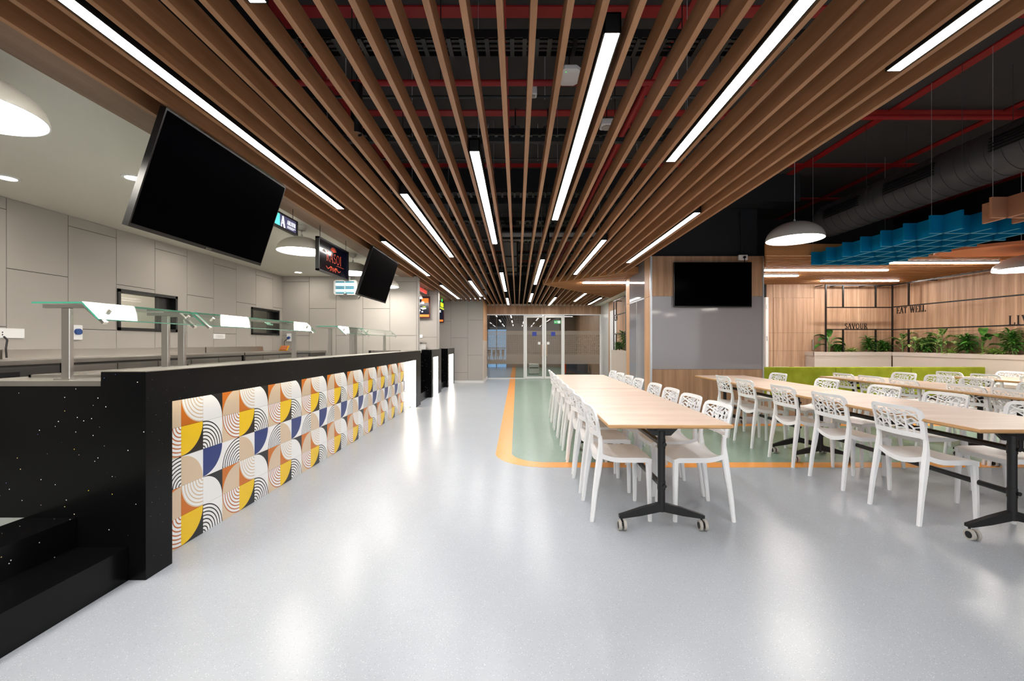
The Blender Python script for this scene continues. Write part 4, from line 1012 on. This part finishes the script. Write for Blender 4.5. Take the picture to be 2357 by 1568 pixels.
A, Bt, Cc, D = 'table closest to the counter', 'second table from the counter', 'third table from the counter', 'table farthest from the counter'
chair_row(.748, .004, [3.20, 3.77, 4.29, 4.78, 5.42, 5.93, 6.50, 7.0], 0, 'counter side', A, 'white lattice-back chairs')
chair_row(1.292, .012, [3.19, 3.69, 4.19, 4.70, 5.37, 5.86, 6.38, 6.88], PI, 'pillar side', A, 'white lattice-back chairs')
chair_row(2.968, .018, [3.13, 3.83, 4.50, 5.28, 5.85], 0, 'counter side', Bt, 'white lattice-back chairs')
chair_row(3.625, .016, [3.15, 3.83, 4.48, 5.33, 6.35], PI, 'far side', Bt, 'white lattice-back chairs')
chair_row(5.02, 0, [4.15, 4.60, 5.34, 5.84, 6.32], 0, 'counter side', Cc, 'white lattice-back chairs')
chair_row(5.66, 0, [4.80, 5.46, 5.94, 6.48], PI, 'far side', Cc, 'white lattice-back chairs')
chair_row(6.96, 0, [5.55, 6.18, 6.70], 0, 'counter side', D, 'white lattice-back chairs')
chair_row(7.56, 0, [6.1, 6.72], PI, 'wall side', D, 'white lattice-back chairs')
for i, x in enumerate((4.95, 5.40, 6.64, 7.08)):
    chair(x, 8.28, PI/2, 'white chair back just showing over the green partition, %s from the pillar' % ['first', 'second', 'third', 'fourth'][i], 'chairs behind the green partition')

# ---------------------------------------------------------------- TABLES
def make_table(L=2.14, W_=.785):
    root = thing('flip_top_table', '', 'table'); zt = .735; a, b = W_/2, L/2
    MB().box(-a+.004, a-.004, -b+.004, b-.004, zt-.003, zt).build('tabletop', M_table, root)
    MB().loft([[(x*(a-i), y*(b-i), z) for x, y in ((-1,-1),(1,-1),(1,1),(-1,1))] for z, i in ((zt-.027, .014), (zt-.018, 0), (zt-.003, 0), (zt-.0029, .004))]).build('edge_band', M_ply, root)
    for s in (-1, 1):
        y = s*(b-.185)
        MB().loft([[(.025*math.cos(2*PI*q/18), y+.022*math.sin(2*PI*q/18), z) for q in range(18)] for z in (.12, .66)]).build('post', M_black, root, 35)
        MB().loft([[(x, yy_, z) for x, z in ((-.20, .707), (.20, .707), (.12, .69), (.06, .63), (-.06, .63), (-.12, .69))] for yy_ in (y-.012, y+.012)]).build('top_bracket', M_black, root)
        for z in (.575, .296): MB().loft([[(.0275*math.cos(2*PI*q/18), y+.0245*math.sin(2*PI*q/18), zz) for q in range(18)] for zz in (z-.03, z+.03)]).cyl((.012, y-s*.0-.026, z), (.012, y-.034, z), .013, n=12).build('collar', M_black, root, 35)
        MB().cyl((-.08, y-.04, .685), (-.045, y-.04, .685), .016, n=12).cyl((-.06, y-.04, .685), (-.06, y, .70), .01, n=8).build('tilt_lever', M_black, root)
        for sx in (-1, 1):
            lg = MB().loft([[(sx*x, y+yy_, z+dz) for yy_, dz in ((-.016,-h_),(.016,-h_),(.016,h_),(-.016,h_))] if sx > 0 else [(sx*x, y-yy_, z+dz) for yy_, dz in ((-.016,-h_),(.016,-h_),(.016,h_),(-.016,h_))] for x, z, h_ in ((.01, .150, .030), (.14, .118, .026), (.265, .088, .014), (.285, .086, .010))]).build('foot', M_black, root, 35)
            cx = sx*.268
            MB().cyl((cx, y, .052), (cx, y, .078), .007, n=10).cbox(cx-.012, cx+.012, y-.035, y+.012, .03, .058, .004).build('caster_fork', M_black, root)
            for dy in (-.013, .013):
                wh = MB().cyl((cx-.0+dy*1.3-.009, y-.02, .034), (cx+dy*1.3+.009, y-.02, .034), .034, n=22).build('caster_wheel', M_rubber, root, 40)
                MB().cyl((cx+dy*1.3-.0105, y-.02, .034), (cx+dy*1.3+.0105, y-.02, .034), .022, n=18).build('hub', M_black, wh)
    for z in (.575, .296): MB().cyl((0, -b+.19, z), (0, b-.19, z), .019, n=14).build('crossbar', M_black, root, 40)
    return root
tab0 = make_table(); finish(tab0); first = [True]
def table(x, y, rot, lab):
    o = tab0 if first[0] else copy_tree(tab0); first[0] = False
    o.location = (x, y, 0); o.rotation_euler = (0, 0, rot); o['label'] = lab; o['group'] = 'flip-top tables on casters'
def trow(x0, y0, slope, names):
    for k, nme in enumerate(names):
        yc = y0+1.07+k*2.146; table(x0+slope*(yc-y0), yc, -math.atan(slope), nme)
trow(.969, 2.693, .0112, ['near half of the pale wood table row closest to the counter', 'far half of the pale wood table row closest to the counter'])
trow(3.158, 2.547, .0175, ['near half of the pale wood table row second from the counter', 'far half of the pale wood table row second from the counter'])
trow(5.12, 2.40, 0, ['near half of the pale wood table row third from the counter', 'far half of the pale wood table row third from the counter'])
trow(7.13, 4.5, 0, ['pale wood table in the row farthest from the counter'])

# ---------------------------------------------------------------- green partition bench
t_ = thing('green_partition', 'lime green upholstered low partition on a wood base beside the pillar', 'partition', (6.1, 7.4, 0))
for a, b in ((4.21, 5.48), (5.485, 6.78), (6.785, 8.08)):
    MB().cbox(a, b, 7.36, 7.46, .34, .835, .008).build('upholstered_panel', M_greenfab, t_)
    MB().box(a, b, 7.38, 7.44, 0, .34).build('wood_base', M_pillar_wood, t_)

# ---------------------------------------------------------------- planters
def planter(name_lab, boxes, soilb):
    t_ = thing('planter_box', name_lab, 'planter', (boxes[0][0], boxes[0][2], 0))
    for bx in boxes:
        m_ = MB(); x0, x1, y0, y1 = bx
        m_.box(x0, x1, y0, y1, 0, .98); m_.box(x0-.012, x1, y0-.012, y0+.02, .98, 1.06); m_.box(x0-.012, x0+.02, y0, y1, .98, 1.06)
        m_.box(x0+.02, x1, y1-.02, y1, .98, 1.06); m_.box(x1-.02, x1, y0+.02, y1, .98, 1.06)
        m_.build('box', M_beige, t_)
    for bx in soilb: B(bx[0], bx[1], bx[2], bx[3], .98, 1.035).build('soil', M_soil, t_)
    return t_
planter('beige laminate planter box along the back wood wall', [(6.39, 8.04, 9.19, 9.48)], [(6.42, 8.02, 9.22, 9.45)])
planter('beige laminate planter box along the right wood wall', [(8.05, 8.34, 1.5, 9.17)], [(8.08, 8.31, 1.55, 9.14)])
planter('beige planter box glimpsed left of the glass-clad pillar', [(2.735, 2.935, 10.5, 12.4)], [(2.76, 2.91, 10.53, 12.35)])

def leaf(mb, base, dirv, L, wd, droop, n=5, mi=0):
    base = Vector(base); d_ = Vector(dirv).normalized(); side = d_.cross(Vector((0,0,1)))
    side = side.normalized() if side.length > 1e-3 else Vector((1,0,0))
    v = []; p = base.copy(); dd_ = d_.copy()
    for i in range(n+1):
        t0 = i/n; w_ = wd*math.sin(PI*min(1, t0*.92+.08))**.8*(1 if i < n else .05)
        lift = side.cross(dd_)*(w_*.25)
        v += [tuple(p-side*w_/2+lift), tuple(p), tuple(p+side*w_/2+lift)]
        dd_ = (dd_ + Vector((0,0,-droop/n))).normalized(); p = p+dd_*(L/n)
    f = []
    for i in range(n):
        a = i*3; f += [(a,a+1,a+4,a+3), (a+1,a+2,a+5,a+4)]
    mb.add(v, f, mi)
def dracaena(h, seed, lab):
    random.seed(seed); r = thing('dracaena_plant', lab, 'plant')
    st = MB(); lf = MB()
    for s in range(3):
        bx0, by0 = random.uniform(-.06,.06), random.uniform(-.05,.05); tx_, ty_ = bx0+random.uniform(-.1,.1), by0+random.uniform(-.06,.04); hh = h*random.uniform(.6, 1)
        st.cyl((bx0,by0,-.02), (tx_,ty_,hh*.8), .008, .006, n=6)
        for k in range(42):
            t0 = .25+.75*k/42; a = k*2.4+s; el = .25+.9*t0
            p = (bx0+(tx_-bx0)*t0, by0+(ty_-by0)*t0, hh*.8*t0)
            leaf(lf, p, (math.cos(a), math.sin(a)*.55, el), random.uniform(.12,.18)*(h/.35)**.5, .030, 1.3, 4)
    st.build('stem', M_stem, r); o_ = lf.build('leaves', M_leaf, r, 60); o_['kind'] = 'stuff'
    return r
def dieff(h, seed, lab, m_=None):
    random.seed(seed); r = thing('dieffenbachia_plant', lab, 'plant'); MB().cyl((0,0,-.02), (.01,0,h*.55), .014, .009, n=8).build('stem', M_stem, r)
    for k in range(8):
        a = k*2.3+seed; el = .5+.16*k
        mb = MB(); b0 = Vector((0,0,h*.2+h*.05*k)); d_ = Vector((math.cos(a), math.sin(a)*.35, el)).normalized(); p1 = b0+d_*h*.3
        mb.cyl(b0, p1, .004, n=5); leaf(mb, p1, (math.cos(a), math.sin(a)*.3, el*.6), h*.62, h*.30, 1.5, 6)
        mb.build('leaf', m_ or M_vari, r, 60)
    return r
def tuft(h, seed, lab):
    random.seed(seed); r = thing('spider_plant', lab, 'plant'); lf = MB(); MB().cyl((0,0,-.02), (0,0,.05), .02, .014, n=8).build('stem', M_stem, r)
    for k in range(44):
        a = k*2.4; leaf(lf, (0,0,.02), (math.cos(a), math.sin(a)*.7, random.uniform(.3,2.2)), h*random.uniform(.6,1), .018, 1.4, 4)
    o_ = lf.build('leaves', M_leaf2, r, 60); o_['kind'] = 'stuff'; return r
def at_back(u): return ((u-1190)*9.33/985, 9.33)
def at_right(u): return (8.18, 985*8.18/(u-1190))
plist = [(1908, 'f', .36, 'broad-leaved light green plant beside the door end of the planter'), (1930, 'd', .16, 'low dark plant left of the SAVOUR lettering'), (1961, 's', .19, 'pale spiky plant under the SAVOUR lettering'),
         (1999, 'd', .34, 'tall dark dracaena right of the SAVOUR lettering'), (2018, 'f', .18, 'small leafy plant before the planter corner'), (2040, 'd', .29, 'dark dracaena in the planter corner'),
         (2078, 'f', .34, 'variegated broad-leaved plant just right of the corner'), (2106, 'f', .28, 'leaning broad-leaved plant behind the black post'), (2124, 'd', .36, 'tall dracaena under the EAT WELL lettering'), (2146, 'f', .25, 'low variegated plant right of the EAT WELL lettering'),
         (2168, 'f', .38, 'tall variegated plant midway along the right wall'), (2191, 's', .22, 'green grassy tuft midway along the right wall'), (2223, 'd', .44, 'tallest dark dracaena along the right wall'), (2262, 'f', .36, 'glossy broad-leaved plant after the tallest dracaena'),
         (2285, 's', .25, 'green grassy tuft before the last dracaena'), (2305, 's', .2, 'small tuft touching the last dracaena'), (2338, 'd', .42, 'dracaena under the LIVE lettering at the photo edge')]
for k, (u, ty, h, lb) in enumerate(plist):
    x, y = at_back(u) if u < 2050 else at_right(u)
    if u == 2146: y -= .1
    o = {'d': dracaena, 'f': dieff, 's': tuft}[ty](h*(1.3 if ty == 'd' else 1.15), k+1, lb) if ty != 'f' else dieff(h*1.15, k+1, lb, M_leaf if k in (0, 4, 13) else M_vari)
    o.location = (x, y, 1.035)
    if u > 2050: o.rotation_euler = (0, 0, PI/2)
for k, (x, y, h, lb) in enumerate(((2.84, 11.2, .62, 'tall dark dracaena in the narrow planter left of the pillar'), (2.84, 11.75, .30, 'low bushy dracaena in the narrow planter left of the pillar'))):
    o = dracaena(h, 40+k, lb); o.location = (x, y, 1.035)

# ---------------------------------------------------------------- black frames and wall words
fr_ = thing('black_trellis', 'black square-tube trellis frame above the planter on the back wall', 'trellis', (7.2, 9.24, 1.06)); YB = 9.24
def XU(u, y=9.24): return (u-1190)*y/985
for u, z0, z1 in ((1900.7, 1.06, 2.52), (2054, 1.06, 2.52), (1940.5, 2.02, 2.50), (2015.5, 2.02, 2.50), (1940.5, 1.06, 1.54), (2015.5, 1.06, 1.54)):
    B(XU(u)-.014, XU(u)+.014, YB-.012, YB+.012, z0, z1).build('post', M_black, fr_)
for z in (2.50, 2.02, 1.545): B(XU(1900.7), XU(2054), YB-.011, YB+.011, z-.012, z+.012).build('rail', M_black, fr_)
for u in (1895, 1930, 1998, 2040): MB().cyl((XU(u), YB, 2.50), (XU(u), 9.485, 2.50), .01, n=8).build('wall_fixing', M_black, fr_)
fr2 = thing('black_trellis', 'black square-tube trellis frame above the planter on the right wall', 'trellis', (8.1, 6.5, 1.06)); XB = 8.10
for z in (2.50, 2.025, 1.54): B(XB-.011, XB+.011, 2.0, 9.22, z-.012, z+.012).build('rail', M_black, fr2)
yv = 985*8.10/(2091.4-1190)
for z0, z1 in ((2.02, 2.50), (1.06, 1.54)): B(XB-.012, XB+.012, yv-.014, yv+.014, z0, z1).build('post', M_black, fr2)
for y in (8.5, 6.5, 4.5): MB().cyl((XB, y, 2.50), (8.345, y, 2.50), .01, n=8).build('wall_fixing', M_black, fr2)
def word(txt, lab, org, ux, h, sq, ybase):
    o_ = thing('wall_lettering', lab, 'lettering', tuple(org), 'black wall words'); cx_ = 0
    for ch in txt:
        if ch != ' ':
            mb_, _ = text_mb(ch, tuple(Vector(org)+Vector(ux)*cx_*h*sq), ux, (0,0,1), h, .012, .85, sq); mb_.build('letter', M_black, o_)
        cx_ += GL[ch][0]+.1
x0 = XU(1945); x1 = XU(1998); wraw = sum(GL[c][0]+.1 for c in 'SAVOUR')
word('SAVOUR', 'black metal word SAVOUR standing on the lower trellis rail', (x0, YB, 1.556), (1,0,0), .12, (x1-x0)/(wraw*.12), 0)
y0_, y1_ = 985*8.1/(2063-1190), 985*8.1/(2131-1190); wraw = sum(GL[c][0]+.1 for c in 'EAT WELL')
word('EAT WELL', 'black metal words EAT WELL hanging under the upper trellis rail', (XB, y0_, 1.875), (0,-1,0), .135, (y0_-y1_)/(wraw*.135), 0)
y0_ = 985*8.1/(2320-1190); word('LIVE', 'black metal word LIVE cut by the right photo edge', (XB, y0_, 1.552), (0,-1,0), .15, 1.05, 0)
fr3 = thing('black_trellis', 'black trellis frame glimpsed left of the pillar', 'trellis', (2.735, 11.4, 1.04))
for y, z0, z1 in ((12.08, 1.06, 2.45), (11.78, 1.06, 1.50), (11.78, 2.02, 2.45), (10.72, 1.06, 2.45)): B(2.72, 2.745, y-.012, y+.012, z0, z1).build('post', M_black, fr3)
for z in (2.43, 2.02, 1.50): B(2.722, 2.743, 10.7, 12.1, z-.012, z+.012).build('rail', M_black, fr3)
MB().cyl((2.73, 12.0, 2.43), (2.94, 12.0, 2.43), .01, n=8).cyl((2.73, 11.0, 2.43), (2.94, 11.0, 2.43), .01, n=8).build('wall_fixing', M_black, fr3)
word('LIV', 'black metal letters under the trellis rail left of the pillar', (2.735, 12.0, 1.87), (0,-1,0), .13, 1.3, 0)

# ---------------------------------------------------------------- felt baffles and orange canopy
def baffle(lab, col, edge, X0, X1, xs_, ys_, y0, y1, z=2.40, h=.19):
    t_ = thing('felt_baffle', lab, 'baffle', ((X0+X1)/2, (y0+y1)/2, z))
    for y in ys_:
        MB().box(X0, X1, y-.012, y+.012, z+.003, z+h).build('cross_panel', col, t_)
        MB().box(X0, X1, y-.012, y+.012, z, z+.003).build('edge', edge, t_)
    for x in xs_:
        MB().box(x-.012, x+.012, y0, y1, z+.003, z+h).build('long_panel', col, t_)
        MB().box(x-.012, x+.012, y0, y1, z, z+.003).build('edge', edge, t_)
    m_ = MB()
    for x in (X0+.02, X1-.05):
        for y in (ys_[0], ys_[-1]): m_.cyl((x, y, z+h), (x, y, 3.98), .002, n=4)
    m_.build('wire', M_alu, t_)
baffle('blue felt egg-crate acoustic baffle hanging over the dining area', M_blue, M_blue_edge, 4.33, 5.46, [4.47+.285*j for j in range(4)], [4.49+.3*i for i in range(7)], 4.29, 6.5-.16)
baffle('tan felt egg-crate acoustic baffle at the right edge of the photo', M_tan, M_tan_edge, 4.35, 5.48, [4.50+.285*j for j in range(4)], [3.93-.3*i for i in range(4)], 2.9, 4.13)
t_ = thing('orange_canopy', 'orange painted oval ceiling canopy over the dining area', 'canopy', (7.2, 5.5, 2.5))
ang = math.atan2(.35, -1); pts = []
for i in range(40):
    a = 2*PI*i/40; lx, ly = 1.4*math.cos(a), .52*math.sin(a); pts.append((7.15+lx*math.cos(ang)-ly*math.sin(ang), 5.5+lx*math.sin(ang)+ly*math.cos(ang)))
MB().poly(pts, 2.49, 2.53).build('panel', M_orangeceil, t_)
MB().cyl((6.6, 5.6, 2.53), (6.6, 5.6, 3.98), .004, n=5).cyl((7.8, 5.3, 2.53), (7.8, 5.3, 3.98), .004, n=5).build('wire', M_alu, t_)
